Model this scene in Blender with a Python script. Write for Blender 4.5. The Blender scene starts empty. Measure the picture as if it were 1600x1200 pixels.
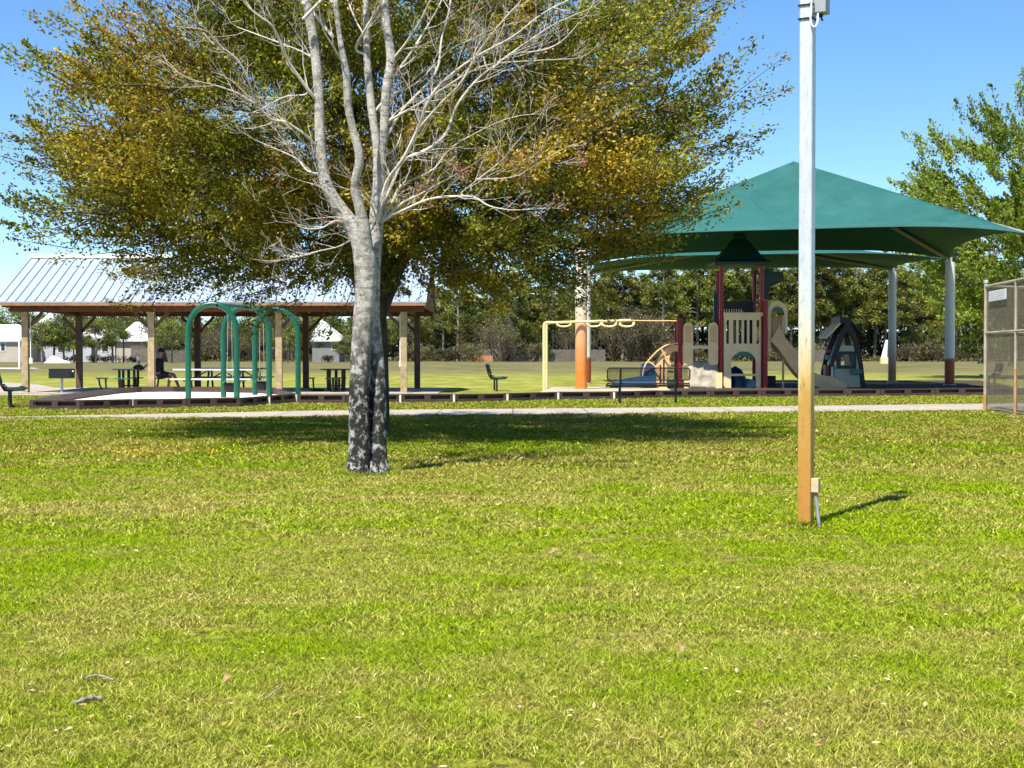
import bpy, math, random
import numpy as np
from mathutils import Vector, Matrix

SC = bpy.context.scene
COL = SC.collection
R = math.radians
F, HCAM, YH = 2311.0, 1.25, 553.0
PITCH = math.atan((600 - YH) / F)

# ---------------------------------------------------------------- camera, sky, sun, exposure
cam_d = bpy.data.cameras.new('camera')
cam = bpy.data.objects.new('camera', cam_d)
COL.objects.link(cam)
cam.location = (0, 0, HCAM)
cam.rotation_euler = (R(90) - PITCH, 0, 0)
cam_d.sensor_width = 36
cam_d.lens = F / 1600 * 36
cam_d.clip_start = 0.1
cam_d.clip_end = 6000
SC.camera = cam

SUN_EL, SHX, SHY = R(60), 0.48, 0.877          # shadows fall along (SHX, SHY)
world = bpy.data.worlds.new('World')
SC.world = world
world.use_nodes = True
wn = world.node_tree.nodes
bg = wn['Background']
sky = wn.new('ShaderNodeTexSky')
sky.sky_type = 'NISHITA'
sky.sun_disc = False
sky.sun_elevation = SUN_EL
sky.sun_rotation = math.atan2(-SHX, -SHY)
sky.dust_density = 0.0
sky.ozone_density = 4.0
sky.air_density = 0.8
sky.altitude = 1500
hsv = wn.new('ShaderNodeHueSaturation')
hsv.inputs['Saturation'].default_value = 1.12
hsv.inputs['Hue'].default_value = 0.497
world.node_tree.links.new(sky.outputs[0], hsv.inputs['Color'])
world.node_tree.links.new(hsv.outputs[0], bg.inputs[0])
bg.inputs[1].default_value = 0.110

sun_d = bpy.data.lights.new('sun', 'SUN')
sun_d.energy = 5.0
sun_d.angle = R(0.5)
sun_d.color = (1.0, 0.955, 0.87)
sun = bpy.data.objects.new('sun', sun_d)
COL.objects.link(sun)
sdir = Vector((SHX * math.cos(SUN_EL), SHY * math.cos(SUN_EL), -math.sin(SUN_EL)))
sun.rotation_euler = sdir.to_track_quat('-Z', 'Y').to_euler()
sun.location = (-20, -20, 60)

SC.view_settings.view_transform = 'Standard'
SC.view_settings.look = 'None'
SC.view_settings.exposure = 0.95
SC.view_settings.gamma = 1.0
SC.cycles.max_bounces = 6
SC.cycles.diffuse_bounces = 3
SC.cycles.glossy_bounces = 2
SC.cycles.transmission_bounces = 3
SC.cycles.use_adaptive_sampling = True
SC.cycles.adaptive_threshold = 0.05
SC.cycles.caustics_reflective = False
SC.cycles.caustics_refractive = False

# ---------------------------------------------------------------- pixel -> place helpers
def ray(px, py):
    a, b = (px - 800) / F, (600 - py) / F
    c, s = math.cos(PITCH), math.sin(PITCH)
    return Vector((a, c + b * s, -s + b * c))

def W(px, py, D):
    r = ray(px, py)
    return Vector((0, 0, HCAM)) + r * (D / r.y)

def G(px, py):
    r = ray(px, py)
    return Vector((0, 0, HCAM)) + r * (HCAM / -r.z)

# ---------------------------------------------------------------- mesh helpers
class MB:
    def __init__(s):
        s.v, s.f = [], []
    def add(s, vs, fs):
        o = len(s.v)
        s.v += [tuple(p) for p in vs]
        s.f += [tuple(i + o for i in f) for f in fs]
        return s
    def box(s, c, size, rz=0.0, M=None):
        x, y, z = size[0] / 2, size[1] / 2, size[2] / 2
        vs = [Vector((i * x, j * y, k * z)) for k in (-1, 1) for j in (-1, 1) for i in (-1, 1)]
        m = M if M is not None else Matrix.Rotation(rz, 3, 'Z')
        vs = [m @ v + Vector(c) for v in vs]
        return s.add(vs, [(0, 2, 3, 1), (4, 5, 7, 6), (0, 1, 5, 4), (1, 3, 7, 5), (3, 2, 6, 7), (2, 0, 4, 6)])
    def bx(s, x0, x1, y0, y1, z0, z1):
        return s.box(((x0 + x1) / 2, (y0 + y1) / 2, (z0 + z1) / 2), (x1 - x0, y1 - y0, z1 - z0))
    def bar(s, a, b, w, h):
        a, b = Vector(a), Vector(b)
        d = (b - a)
        L = d.length
        d.normalize()
        up = Vector((0, 0, 1)) if abs(d.z) < 0.95 else Vector((0, 1, 0))
        sx = d.cross(up).normalized()
        uy = sx.cross(d)
        M = Matrix((d, sx, uy)).transposed()
        return s.box((a + b) / 2, (L, w, h), M=M)
    def tube(s, pts, rad, n=8, cap=True):
        pts = [Vector(p) for p in pts]
        if not hasattr(rad, '__len__'):
            rad = [rad] * len(pts)
        o = len(s.v)
        ref = None
        for i, p in enumerate(pts):
            t = (pts[min(i + 1, len(pts) - 1)] - pts[max(i - 1, 0)])
            if t.length < 1e-9:
                t = Vector((0, 0, 1))
            t.normalize()
            if ref is None:
                ref = Vector((1, 0, 0)) if abs(t.x) < 0.9 else Vector((0, 1, 0))
            a = (ref - t * ref.dot(t)).normalized()
            b = t.cross(a)
            ref = a
            for k in range(n):
                q = 2 * math.pi * k / n
                s.v.append(tuple(p + (a * math.cos(q) + b * math.sin(q)) * rad[i]))
        for i in range(len(pts) - 1):
            for k in range(n):
                k2 = (k + 1) % n
                s.f.append((o + i * n + k, o + i * n + k2, o + (i + 1) * n + k2, o + (i + 1) * n + k))
        if cap:
            s.f.append(tuple(o + k for k in reversed(range(n))))
            s.f.append(tuple(o + (len(pts) - 1) * n + k for k in range(n)))
        return s
    def prism(s, pts, d):
        """pts: loop of 3-D points, extruded by vector d"""
        n = len(pts)
        pts = [Vector(p) for p in pts]
        d = Vector(d)
        vs = pts + [p + d for p in pts]
        fs = [tuple(range(n))[::-1], tuple(range(n, 2 * n))]
        fs += [(i, (i + 1) % n, n + (i + 1) % n, n + i) for i in range(n)]
        return s.add(vs, fs)
    def disc(s, c, r, z0, z1, n=24):
        return s.tube([(c[0], c[1], z0), (c[0], c[1], z1)], r, n)
    def build(s, name, mat, parent=None, smooth=False, loc=None):
        me = bpy.data.meshes.new(name)
        me.from_pydata(s.v, [], s.f)
        me.update()
        return link(name, me, mat, parent, smooth, loc)

def link(name, me, mat, parent=None, smooth=False, loc=None):
    if mat:
        me.materials.append(mat)
    if smooth:
        me.polygons.foreach_set('use_smooth', [True] * len(me.polygons))
        try:
            me.set_sharp_from_angle(angle=R(40))
        except Exception:
            pass
    o = bpy.data.objects.new(name, me)
    COL.objects.link(o)
    if parent:
        o.parent = parent
    if loc:
        o.location = loc
    return o

def tag(o, label=None, cat=None, group=None, kind=None):
    if label: o['label'] = label
    if cat: o['category'] = cat
    if group: o['group'] = group
    if kind: o['kind'] = kind
    return o

def thing(name, loc, label, cat, group=None, rz=0.0):
    o = bpy.data.objects.new(name, None)
    o.empty_display_size = 0.2
    COL.objects.link(o)
    o.location = loc
    o.rotation_euler = (0, 0, rz)
    return tag(o, label, cat, group)

def dup(root, loc, rz=0.0, label=None, group=None, scale=None):
    r = root.copy()
    COL.objects.link(r)
    r.location = loc
    r.rotation_euler = (0, 0, rz)
    if scale: r.scale = scale
    if label: r['label'] = label
    if group: r['group'] = group
    for ch in list(root.children):
        c = ch.copy(); COL.objects.link(c); c.parent = r
        for g in list(ch.children):
            d = g.copy(); COL.objects.link(d); d.parent = c
    return r

def np_mesh(name, verts, loops, starts, totals, attrs=None):
    me = bpy.data.meshes.new(name)
    me.vertices.add(len(verts))
    me.vertices.foreach_set('co', np.ascontiguousarray(verts, dtype=np.float32).ravel())
    me.loops.add(len(loops))
    me.loops.foreach_set('vertex_index', np.ascontiguousarray(loops, dtype=np.int32))
    me.polygons.add(len(starts))
    me.polygons.foreach_set('loop_start', np.ascontiguousarray(starts, dtype=np.int32))
    me.polygons.foreach_set('loop_total', np.ascontiguousarray(totals, dtype=np.int32))
    for k, val in (attrs or {}).items():
        a = me.attributes.new(k, 'FLOAT', 'FACE')
        a.data.foreach_set('value', np.ascontiguousarray(val, dtype=np.float32))
    me.update(calc_edges=True)
    return me

def norm(a):
    return a / np.maximum(np.linalg.norm(a, axis=1, keepdims=True), 1e-9)

def leaf_mesh(name, C, D, L, Wd, rng, tint=None, flat=None):
    """diamond leaves: centre C, direction D (N,3), length L, width Wd (N,)"""
    n = len(C)
    D = norm(D)
    q = rng.normal(size=(n, 3))
    if flat is not None:
        q = q * (1 - flat) + np.array([0, 0, 1.0]) * flat
        S = norm(np.cross(D, q))
    else:
        S = norm(np.cross(D, q))
    N = np.cross(S, D)
    L = L[:, None]; Wd = Wd[:, None]
    a = C - D * L * 0.5
    b = C + S * Wd * 0.5 + N * Wd * 0.12
    c = C + D * L * 0.5
    d = C - S * Wd * 0.5 + N * Wd * 0.12
    V = np.stack([a, b, c, d], 1).reshape(-1, 3)
    loops = np.arange(4 * n)
    return np_mesh(name, V, loops, np.arange(n) * 4, np.full(n, 4),
                   {'tint': tint if tint is not None else rng.random(n)})

# ---------------------------------------------------------------- materials
class NT:
    def __init__(s, name):
        s.m = bpy.data.materials.new(name)
        s.m.use_nodes = True
        s.t = s.m.node_tree
        s.b = s.t.nodes['Principled BSDF']
        s.out = s.t.nodes['Material Output']
    def n(s, typ, **kw):
        x = s.t.nodes.new(typ)
        for k, v in kw.items():
            setattr(x, k, v)
        return x
    def l(s, a, b):
        s.t.links.new(a, b)
    def pos(s, obj=True):
        if obj:
            return s.n('ShaderNodeTexCoord').outputs['Object']
        return s.n('ShaderNodeNewGeometry').outputs['Position']
    def noise(s, scale, detail=3, rough=0.6, vec=None, obj=True, stretch=None):
        vec = vec or s.pos(obj)
        if stretch:
            mp = s.n('ShaderNodeMapping')
            mp.inputs['Scale'].default_value = stretch
            s.l(vec, mp.inputs[0])
            vec = mp.outputs[0]
        x = s.n('ShaderNodeTexNoise')
        x.inputs['Scale'].default_value = scale
        x.inputs['Detail'].default_value = detail
        x.inputs['Roughness'].default_value = rough
        s.l(vec, x.inputs['Vector'])
        return x.outputs[0]
    def ramp(s, fac, stops, interp='LINEAR'):
        r = s.n('ShaderNodeValToRGB')
        r.color_ramp.interpolation = interp
        els = r.color_ramp.elements
        while len(els) < len(stops):
            els.new(0.5)
        for e, (p, c) in zip(els, stops):
            e.position = p
            e.color = (c[0], c[1], c[2], 1) if hasattr(c, '__len__') else (c, c, c, 1)
        s.l(fac, r.inputs[0])
        return r.outputs[0]
    def mix(s, fac, a, b, mode='MIX'):
        x = s.n('ShaderNodeMix', data_type='RGBA', blend_type=mode)
        for sock, v in ((x.inputs[0], fac), (x.inputs[6], a), (x.inputs[7], b)):
            if hasattr(v, 'is_linked') or hasattr(v, 'links'):
                s.l(v, sock)
            elif hasattr(v, '__len__'):
                sock.default_value = (v[0], v[1], v[2], 1)
            else:
                sock.default_value = v
        return x.outputs[2]
    def math(s, op, a, b=None, c=None, clamp=False):
        x = s.n('ShaderNodeMath', operation=op)
        x.use_clamp = clamp
        for i, v in enumerate((a, b, c)):
            if v is None: continue
            if hasattr(v, 'links'):
                s.l(v, x.inputs[i])
            else:
                x.inputs[i].default_value = v
        return x.outputs[0]
    def xyz(s, obj=True):
        x = s.n('ShaderNodeSeparateXYZ')
        s.l(s.pos(obj), x.inputs[0])
        return x.outputs
    def bump(s, h, strength=0.3, dist=0.02):
        x = s.n('ShaderNodeBump')
        x.inputs['Strength'].default_value = strength
        x.inputs['Distance'].default_value = dist
        s.l(h, x.inputs['Height'])
        s.l(x.outputs[0], s.b.inputs['Normal'])
    def base(s, c, rough=0.6, metal=0.0, spec=0.4):
        if hasattr(c, 'links'):
            s.l(c, s.b.inputs['Base Color'])
        else:
            s.b.inputs['Base Color'].default_value = (c[0], c[1], c[2], 1)
        s.b.inputs['Roughness'].default_value = rough
        s.b.inputs['Metallic'].default_value = metal
        s.b.inputs['Specular IOR Level'].default_value = spec
        return s.m
    def translucent(s, col, fac):
        tr = s.n('ShaderNodeBsdfTranslucent')
        s.l(col, tr.inputs[0])
        mx = s.n('ShaderNodeMixShader')
        mx.inputs[0].default_value = fac
        s.l(s.b.outputs[0], mx.inputs[1])
        s.l(tr.outputs[0], mx.inputs[2])
        s.l(mx.outputs[0], s.out.inputs['Surface'])

def simple(name, col, rough=0.55, metal=0.0, var=0.18, scale=6.0, bump=0.0, spec=0.4):
    t = NT(name)
    a = tuple(c * (1 - var) for c in col)
    b = tuple(min(1, c * (1 + var)) for c in col)
    f = t.noise(scale, 4, 0.6)
    c = t.ramp(f, [(0.3, a), (0.7, b)])
    if bump:
        t.bump(t.noise(scale * 8, 3), bump)
    return t.base(c, rough, metal, spec)

def leaf_mat(name, stops, patch=None, patch_scale=0.6, trans=0.35, objrand=0.0, rough=0.5):
    """stops: ramp over the per-leaf tint; patch: colour mixed in by clump noise"""
    t = NT(name)
    at = t.n('ShaderNodeAttribute', attribute_name='tint')
    c = t.ramp(at.outputs['Fac'], stops)
    if patch:
        f = t.ramp(t.noise(patch_scale, 2, 0.5), [(0.47, 0.0), (0.60, 1.0)])
        c2 = t.ramp(at.outputs['Fac'], patch)
        c = t.mix(f, c, c2)
    if objrand:
        oi = t.n('ShaderNodeObjectInfo')
        k = t.math('MULTIPLY_ADD', oi.outputs['Random'], 2 * objrand, 1 - objrand)
        hs = t.n('ShaderNodeHueSaturation')
        h = t.math('MULTIPLY_ADD', oi.outputs['Random'], 0.035, 0.483)
        t.l(h, hs.inputs['Hue'])
        t.l(k, hs.inputs['Value'])
        t.l(c, hs.inputs['Color'])
        c = hs.outputs[0]
    t.base(c, rough, 0, 0.35)
    if trans:
        t.translucent(c, trans)
    return t.m

M = {}
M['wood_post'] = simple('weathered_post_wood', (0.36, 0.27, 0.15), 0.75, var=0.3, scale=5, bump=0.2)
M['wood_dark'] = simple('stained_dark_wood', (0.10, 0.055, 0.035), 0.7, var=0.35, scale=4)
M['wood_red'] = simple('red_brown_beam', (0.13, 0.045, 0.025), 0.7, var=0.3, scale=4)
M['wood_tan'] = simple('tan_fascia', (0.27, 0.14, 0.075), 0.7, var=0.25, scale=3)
M['black_metal'] = simple('black_coated_metal', (0.012, 0.012, 0.014), 0.45, var=0.2)
M['green_metal'] = simple('green_tube_paint', (0.004, 0.085, 0.048), 0.32, var=0.12, scale=3, spec=0.5)
M['green_plastic'] = simple('green_plastic', (0.015, 0.16, 0.10), 0.4, var=0.15)
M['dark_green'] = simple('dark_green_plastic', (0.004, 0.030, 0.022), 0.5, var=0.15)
M['cream'] = simple('cream_plastic', (0.78, 0.58, 0.30), 0.55, var=0.1, scale=2.5)
M['tan_plastic'] = simple('tan_plastic', (0.68, 0.42, 0.20), 0.55, var=0.12, scale=2.5)
M['pale_yellow'] = simple('pale_yellow_paint', (0.72, 0.60, 0.30), 0.4, var=0.08)
M['red_paint'] = simple('red_post_paint', (0.24, 0.006, 0.010), 0.35, var=0.12)
M['brown_plastic'] = simple('dark_brown_plastic', (0.016, 0.010, 0.008), 0.5, var=0.2)
M['timber_plastic'] = simple('border_timber_plastic', (0.065, 0.036, 0.032), 0.55, var=0.3, scale=3, bump=0.1)
M['blue'] = simple('blue_plastic', (0.012, 0.075, 0.18), 0.35, var=0.12)
M['navy'] = simple('navy_plastic', (0.006, 0.022, 0.065), 0.35, var=0.12)
M['lightblue'] = simple('light_blue_plastic', (0.18, 0.36, 0.52), 0.35, var=0.1)
M['white_paint'] = simple('white_paint', (0.78, 0.77, 0.74), 0.5, var=0.05)
M['white_plastic'] = simple('white_plastic', (0.7, 0.66, 0.55), 0.5, var=0.1)
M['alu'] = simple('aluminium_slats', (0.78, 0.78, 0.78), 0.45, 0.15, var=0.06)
M['galv'] = simple('galvanised_steel', (0.52, 0.53, 0.54), 0.42, 0.55, var=0.12, scale=14)
M['box_grey'] = simple('grey_equipment_box', (0.30, 0.33, 0.34), 0.5, 0.1, var=0.08)
M['conduit'] = simple('grey_pvc_conduit', (0.24, 0.25, 0.27), 0.5, var=0.1)
M['beige_box'] = simple('beige_junction_box', (0.52, 0.40, 0.24), 0.6, var=0.12, scale=20)
M['concrete'] = None
M['rafter'] = simple('dull_grey_rafter', (0.20, 0.20, 0.19), 0.6, 0.2)
M['rubber'] = simple('black_rubber', (0.02, 0.02, 0.02), 0.7)
M['skin'] = simple('skin', (0.30, 0.16, 0.11), 0.55, var=0.08)
M['cloth'] = simple('black_cloth', (0.011, 0.011, 0.013), 0.85, var=0.2, bump=0.1)
M['shorts'] = simple('dark_shorts_cloth', (0.016, 0.017, 0.022), 0.85, var=0.2)
M['hair'] = simple('dark_hair', (0.02, 0.014, 0.01), 0.7)
M['house_white'] = simple('pale_house_wall', (0.42, 0.42, 0.44), 0.8, var=0.06, scale=0.5)
M['house_beige'] = simple('beige_house_wall', (0.42, 0.37, 0.30), 0.8, var=0.08, scale=0.5)
M['house_grey'] = simple('grey_house_wall', (0.20, 0.20, 0.19), 0.8, var=0.1, scale=0.5)
M['house_roof'] = simple('white_metal_roof', (0.74, 0.74, 0.74), 0.5, var=0.05, scale=0.4)
M['window'] = simple('dark_window_glass', (0.02, 0.025, 0.03), 0.15, var=0.1, spec=0.6)
M['orange_wood'] = simple('orange_brown_boards', (0.42, 0.19, 0.08), 0.8, var=0.25)
M['twig'] = simple('dry_grey_stick', (0.26, 0.22, 0.18), 0.85, var=0.4, scale=30, bump=0.3)
M['leaf_tan'] = simple('dry_tan_leaf', (0.30, 0.20, 0.085), 0.85, var=0.4, scale=40)

def _mk():
    # concrete
    t = NT('pale_concrete')
    f = t.noise(0.8, 6, 0.7, obj=False)
    g = t.noise(40, 2, 0.6, obj=False)
    c = t.ramp(f, [(0.3, (0.29, 0.25, 0.205)), (0.7, (0.40, 0.345, 0.285))])
    c = t.mix(0.25, c, t.ramp(g, [(0.3, 0.3), (0.7, 0.7)]), 'OVERLAY')
    x, y, z = t.xyz(obj=False)
    j = t.math('FRACT', t.math('DIVIDE', x, 1.6))
    c = t.mix(t.ramp(j, [(0.0, 0.7), (0.02, 0.7), (0.03, 0.0)]), c, (0.10, 0.085, 0.065))
    c = t.mix(t.ramp(t.noise(2.2, 6, .8, obj=False), [(0.55, 0.0), (0.72, 0.5)]), c, (0.17, 0.14, 0.10))
    M['concrete'] = t.base(c, 0.85, 0, 0.2)
    # sand
    t = NT('white_play_sand')
    f = t.noise(1.4, 5, 0.7, obj=False)
    c = t.ramp(f, [(0.3, (0.58, 0.52, 0.43)), (0.6, (0.74, 0.69, 0.60))])
    t.bump(t.noise(6, 5, obj=False), 0.6, 0.05)
    M['sand'] = t.base(c, 0.9, 0, 0.1)
    # mulch
    t = NT('dark_play_mulch')
    f = t.noise(18, 5, 0.75, obj=False)
    c = t.ramp(f, [(0.3, (0.028, 0.024, 0.022)), (0.7, (0.10, 0.075, 0.055))])
    t.bump(f, 0.7, 0.04)
    M['mulch'] = t.base(c, 0.9, 0, 0.1)
    # galvanised pole with rust stain up to about 1.7 m
    t = NT('galvanised_pole_with_rust_stain')
    x, y, z = t.xyz()
    n1 = t.noise(3.0, 4, 0.6, stretch=(2, 2, 0.5))
    n4 = t.noise(26, 6, 0.75, stretch=(1, 1, .12))
    zz = t.math('ADD', z, t.math('ADD', t.math('MULTIPLY_ADD', n1, 0.7, -0.35), t.math('MULTIPLY_ADD', n4, 0.7, -0.35)))
    g = t.ramp(t.noise(9, 5, 0.7, stretch=(2, 2, 0.6)), [(0.3, (0.50, 0.52, 0.54)), (0.75, (0.66, 0.68, 0.70))])
    stain = t.ramp(t.math('DIVIDE', zz, 2.0), [(0.10, (0.42, 0.20, 0.04)), (0.42, (0.45, 0.26, 0.06)), (0.62, (0.60, 0.46, 0.20)), (0.82, (0.62, 0.60, 0.42))])
    f = t.ramp(t.math('DIVIDE', zz, 2.4), [(0.45, 1.0), (0.80, 0.0)])
    c = t.mix(f, g, stain)
    c = t.mix(t.ramp(t.noise(38, 5, .7, stretch=(1, 1, .35)), [(0.55, 0.0), (0.68, 0.55)]), c, t.mix(f, (0.36, 0.36, 0.36), (0.20, 0.085, 0.02)))
    m = t.ramp(t.math('DIVIDE', zz, 2.4), [(0.4, 0.0), (0.8, 0.35)])
    t.l(m, t.b.inputs['Metallic'])
    M['pole'] = t.base(c, 0.48, 0.0, 0.4)
    t.l(m, t.b.inputs['Metallic'])
    # canopy posts: sprinkler stain, one soft and one sharp edge
    for nm, z0, z1, low, lowdark, top in (
            ('stain_soft', 0.6, 3.6, (0.62, 0.24, 0.04), (0.55, 0.16, 0.02), (0.78, 0.72, 0.60)),
            ('stain_sharp', 1.02, 1.14, (0.36, 0.075, 0.015), (0.26, 0.04, 0.010), (0.62, 0.60, 0.55)),
            ('stain_grey', 0.5, 2.4, (0.34, 0.15, 0.06), (0.30, 0.12, 0.045), (0.55, 0.54, 0.50))):
        t = NT('painted_post_' + nm)
        x, y, z = t.xyz()
        n1 = t.noise(2.0, 4, 0.6)
        zz = t.math('ADD', z, t.math('MULTIPLY_ADD', n1, 0.3, -0.15))
        f = t.math('DIVIDE', t.math('SUBTRACT', zz, z0), z1 - z0, clamp=True)
        lo = t.ramp(t.noise(1.5, 4), [(0.35, lowdark), (0.65, low)])
        if nm == 'stain_soft':
            f = t.ramp(f, [(0.0, 0.0), (0.45, 0.22), (0.95, 1.0)])
        c = t.mix(f, lo, top)
        M[nm] = t.base(c, 0.5, 0, 0.35)
    # canopy cloth
    t = NT('green_shade_cloth')
    f = t.noise(0.35, 4, 0.6, obj=False)
    w = t.noise(60, 2, 0.5, obj=False)
    c = t.ramp(f, [(0.3, (0.011, 0.080, 0.074)), (0.7, (0.018, 0.104, 0.097))])
    c = t.mix(0.3, c, t.ramp(w, [(0.3, 0.35), (0.7, 0.65)]), 'OVERLAY')
    x, y, z = t.xyz(obj=False)
    sm = t.math('FRACT', t.math('DIVIDE', t.math('MULTIPLY_ADD', y, .34, x), 2.35))
    c = t.mix(t.ramp(sm, [(0.0, 0.35), (0.018, 0.35), (0.022, 0.0), (1.0, 0.0)]), c, (0.006, 0.055, 0.05))
    c = t.mix(t.ramp(t.noise(1.1, 5, .7, obj=False, stretch=(1, 1, .3)), [(0.45, 0.0), (0.75, 0.35)]), c, (0.045, 0.16, 0.145))
    t.bump(w, 0.15, 0.01)
    M['canopy'] = t.base(c, 0.75, 0, 0.25)
    # pavilion roof
    t = NT('galvalume_roof_sheet')
    f = t.noise(0.8, 4, 0.6, obj=False, stretch=(3, 0.4, 0.4))
    c = t.ramp(f, [(0.3, (0.38, 0.47, 0.58)), (0.7, (0.45, 0.54, 0.65))])
    M['roof_metal'] = t.base(c, 0.45, 0.35, 0.5)
    # pale bark, dark lichen near the foot
    t = NT('pale_bark_with_lichen')
    x, y, z = t.xyz()
    b = t.noise(2.4, 5, 0.65, stretch=(1, 1, 1.6))
    s1 = t.noise(11, 7, 0.78, stretch=(1, 1, .8))
    s2 = t.noise(28, 3, 0.6)
    s3 = t.noise(9, 5, 0.7, stretch=(.8, .8, 2.6))
    light = t.ramp(s2, [(0.3, (0.42, 0.385, 0.34)), (0.7, (0.68, 0.64, 0.58))])
    light = t.mix(t.ramp(s3, [(0.50, 0.0), (0.60, 0.85)]), light, (0.20, 0.175, 0.15))
    mid = t.ramp(s1, [(0.38, (0.05, 0.045, 0.04)), (0.49, (0.17, 0.15, 0.13)), (0.57, (0.48, 0.45, 0.40))])
    hz = t.math('MULTIPLY_ADD', z, -0.24, 1.15)
    mf = t.math('MULTIPLY', t.ramp(b, [(0.38, 0.0), (0.52, 1.0)]), t.math('MAXIMUM', hz, 0.35), clamp=True)
    c = t.mix(mf, light, mid)
    dk = t.ramp(s1, [(0.36, (0.014, 0.013, 0.012)), (0.52, (0.040, 0.037, 0.033)), (0.555, (0.36, 0.36, 0.32)), (0.7, (0.50, 0.49, 0.45))])
    df = t.ramp(t.math('ADD', t.math('MULTIPLY', z, 0.62), t.math('MULTIPLY_ADD', b, 0.9, -0.45)), [(0.55, 1.0), (0.95, 0.0)])
    c = t.mix(df, c, dk)
    t.bump(s1, 0.9, 0.035)
    M['bark_pale'] = t.base(c, 0.85, 0, 0.2)
    # thin pale twig bark
    t = NT('pale_twig_bark')
    f = t.noise(3.0, 4, 0.6)
    M['bark_twig'] = t.base(t.ramp(f, [(0.3, (0.30, 0.26, 0.22)), (0.6, (0.62, 0.57, 0.50))]), 0.8, 0, 0.2)
    t = NT('dark_oak_bark')
    f = t.noise(14, 5, 0.7, stretch=(1, 1, 0.3))
    t.bump(f, 0.8, 0.03)
    M['bark_dark'] = t.base(t.ramp(f, [(0.3, (0.035, 0.028, 0.022)), (0.7, (0.12, 0.10, 0.08))]), 0.9, 0, 0.1)
    t = NT('grey_trunk_bark')
    f = t.noise(5, 4, 0.7)
    M['bark_grey'] = t.base(t.ramp(f, [(0.3, (0.16, 0.14, 0.12)), (0.7, (0.32, 0.28, 0.24))]), 0.9, 0, 0.1)
    t = NT('brown_twig_bark')
    f = t.noise(3, 4, 0.7)
    M['bark_brown'] = t.base(t.ramp(f, [(0.3, (0.085, 0.068, 0.045)), (0.7, (0.21, 0.17, 0.115))]), 0.9, 0, 0.1)
    t = NT('lawn_turf')
    big = t.noise(0.16, 4, 0.6, obj=False)
    med = t.noise(0.9, 5, 0.7, obj=False)
    fine = t.noise(11, 5, 0.75, obj=False)
    vf = t.noise(110, 4, 0.8, obj=False)
    gcol = t.ramp(fine, [(0.30, (0.035, 0.030, 0.008)), (0.45, (0.10, 0.085, 0.02)), (0.55, (0.20, 0.22, 0.012)), (0.72, (0.36, 0.36, 0.08))])
    dcol = t.ramp(fine, [(0.30, (0.05, 0.04, 0.015)), (0.45, (0.15, 0.12, 0.04)), (0.55, (0.26, 0.22, 0.05)), (0.72, (0.46, 0.40, 0.16))])
    pf = t.ramp(t.math('ADD', t.math('MULTIPLY', big, 0.6), t.math('MULTIPLY', med, 0.4)), [(0.42, 0.0), (0.60, 0.85)])
    c = t.mix(pf, gcol, dcol)
    x, y, z = t.xyz(obj=False)
    # the mown field beyond the playground is dry
    fy = t.ramp(t.math('DIVIDE', t.math('ADD', y, t.math('MULTIPLY_ADD', big, 30.0, -15.0)), 260.0), [(0.30, 0.0), (0.42, 1.0)])
    far = t.ramp(t.noise(0.35, 8, 0.8, obj=False, stretch=(0.5, .35, 1)), [(0.36, (0.075, 0.075, 0.025)), (0.5, (0.125, 0.115, 0.045)), (0.64, (0.21, 0.185, 0.08))])
    nearf = t.ramp(t.noise(0.6, 8, 0.8, obj=False, stretch=(1, .4, 1)), [(0.36, (0.12, 0.14, 0.015)), (0.5, (0.215, 0.22, 0.035)), (0.64, (0.33, 0.31, 0.08))])
    fm = t.ramp(t.math('DIVIDE', y, 100.0), [(0.30, 0.0), (0.46, 1.0)])
    c = t.mix(fm, c, nearf)
    c = t.mix(fy, c, far)
    c = t.mix(0.35, c, t.ramp(vf, [(0.25, 0.25), (0.75, 0.75)]), 'OVERLAY')
    t.bump(vf, 0.5, 0.03)
    M['lawn'] = t.base(c, 0.9, 0, 0.1)
    # grass blades
    t = NT('grass_blades')
    at = t.n('ShaderNodeAttribute', attribute_name='tint')
    pf = t.n('ShaderNodeAttribute', attribute_name='dry').outputs['Fac']
    g1 = t.ramp(at.outputs['Fac'], [(0.0, (0.08, 0.15, 0.002)), (0.40, (0.25, 0.37, 0.004)), (0.75, (0.44, 0.53, 0.014)), (0.92, (0.60, 0.60, 0.08)), (1.0, (0.68, 0.64, 0.24))])
    g2 = t.ramp(at.outputs['Fac'], [(0.0, (0.16, 0.14, 0.02)), (0.30, (0.34, 0.31, 0.05)), (0.60, (0.56, 0.50, 0.15)), (0.85, (0.72, 0.66, 0.22)), (1.0, (0.80, 0.76, 0.36))])
    c = t.mix(pf, g1, g2)
    t.base(c, 0.65, 0, 0.06)
    t.translucent(c, 0.35)
    M['grass'] = t.m
_mk()
M['oak_leaf'] = leaf_mat('oak_leaf', [(0.0, (0.055, 0.072, 0.005)), (0.5, (0.19, 0.205, 0.012)), (1.0, (0.40, 0.37, 0.04))],
                         [(0.0, (0.11, 0.085, 0.006)), (0.5, (0.33, 0.245, 0.013)), (1.0, (0.54, 0.38, 0.04))], 0.5, 0.35, rough=.55)
M['maple_leaf'] = leaf_mat('spring_leaf', [(0.0, (0.06, 0.10, 0.010)), (0.5, (0.21, 0.28, 0.025)), (1.0, (0.38, 0.44, 0.07))], trans=0.4)
M['pine_leaf'] = leaf_mat('pine_needles', [(0.0, (0.030, 0.042, 0.006)), (0.5, (0.125, 0.145, 0.016)), (1.0, (0.32, 0.31, 0.05))], trans=0.2, objrand=0.22)
M['far_leaf'] = leaf_mat('far_tree_leaf', [(0.0, (0.035, 0.050, 0.010)), (0.5, (0.13, 0.155, 0.022)), (1.0, (0.30, 0.29, 0.05))], trans=0.25, objrand=0.3)
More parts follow.
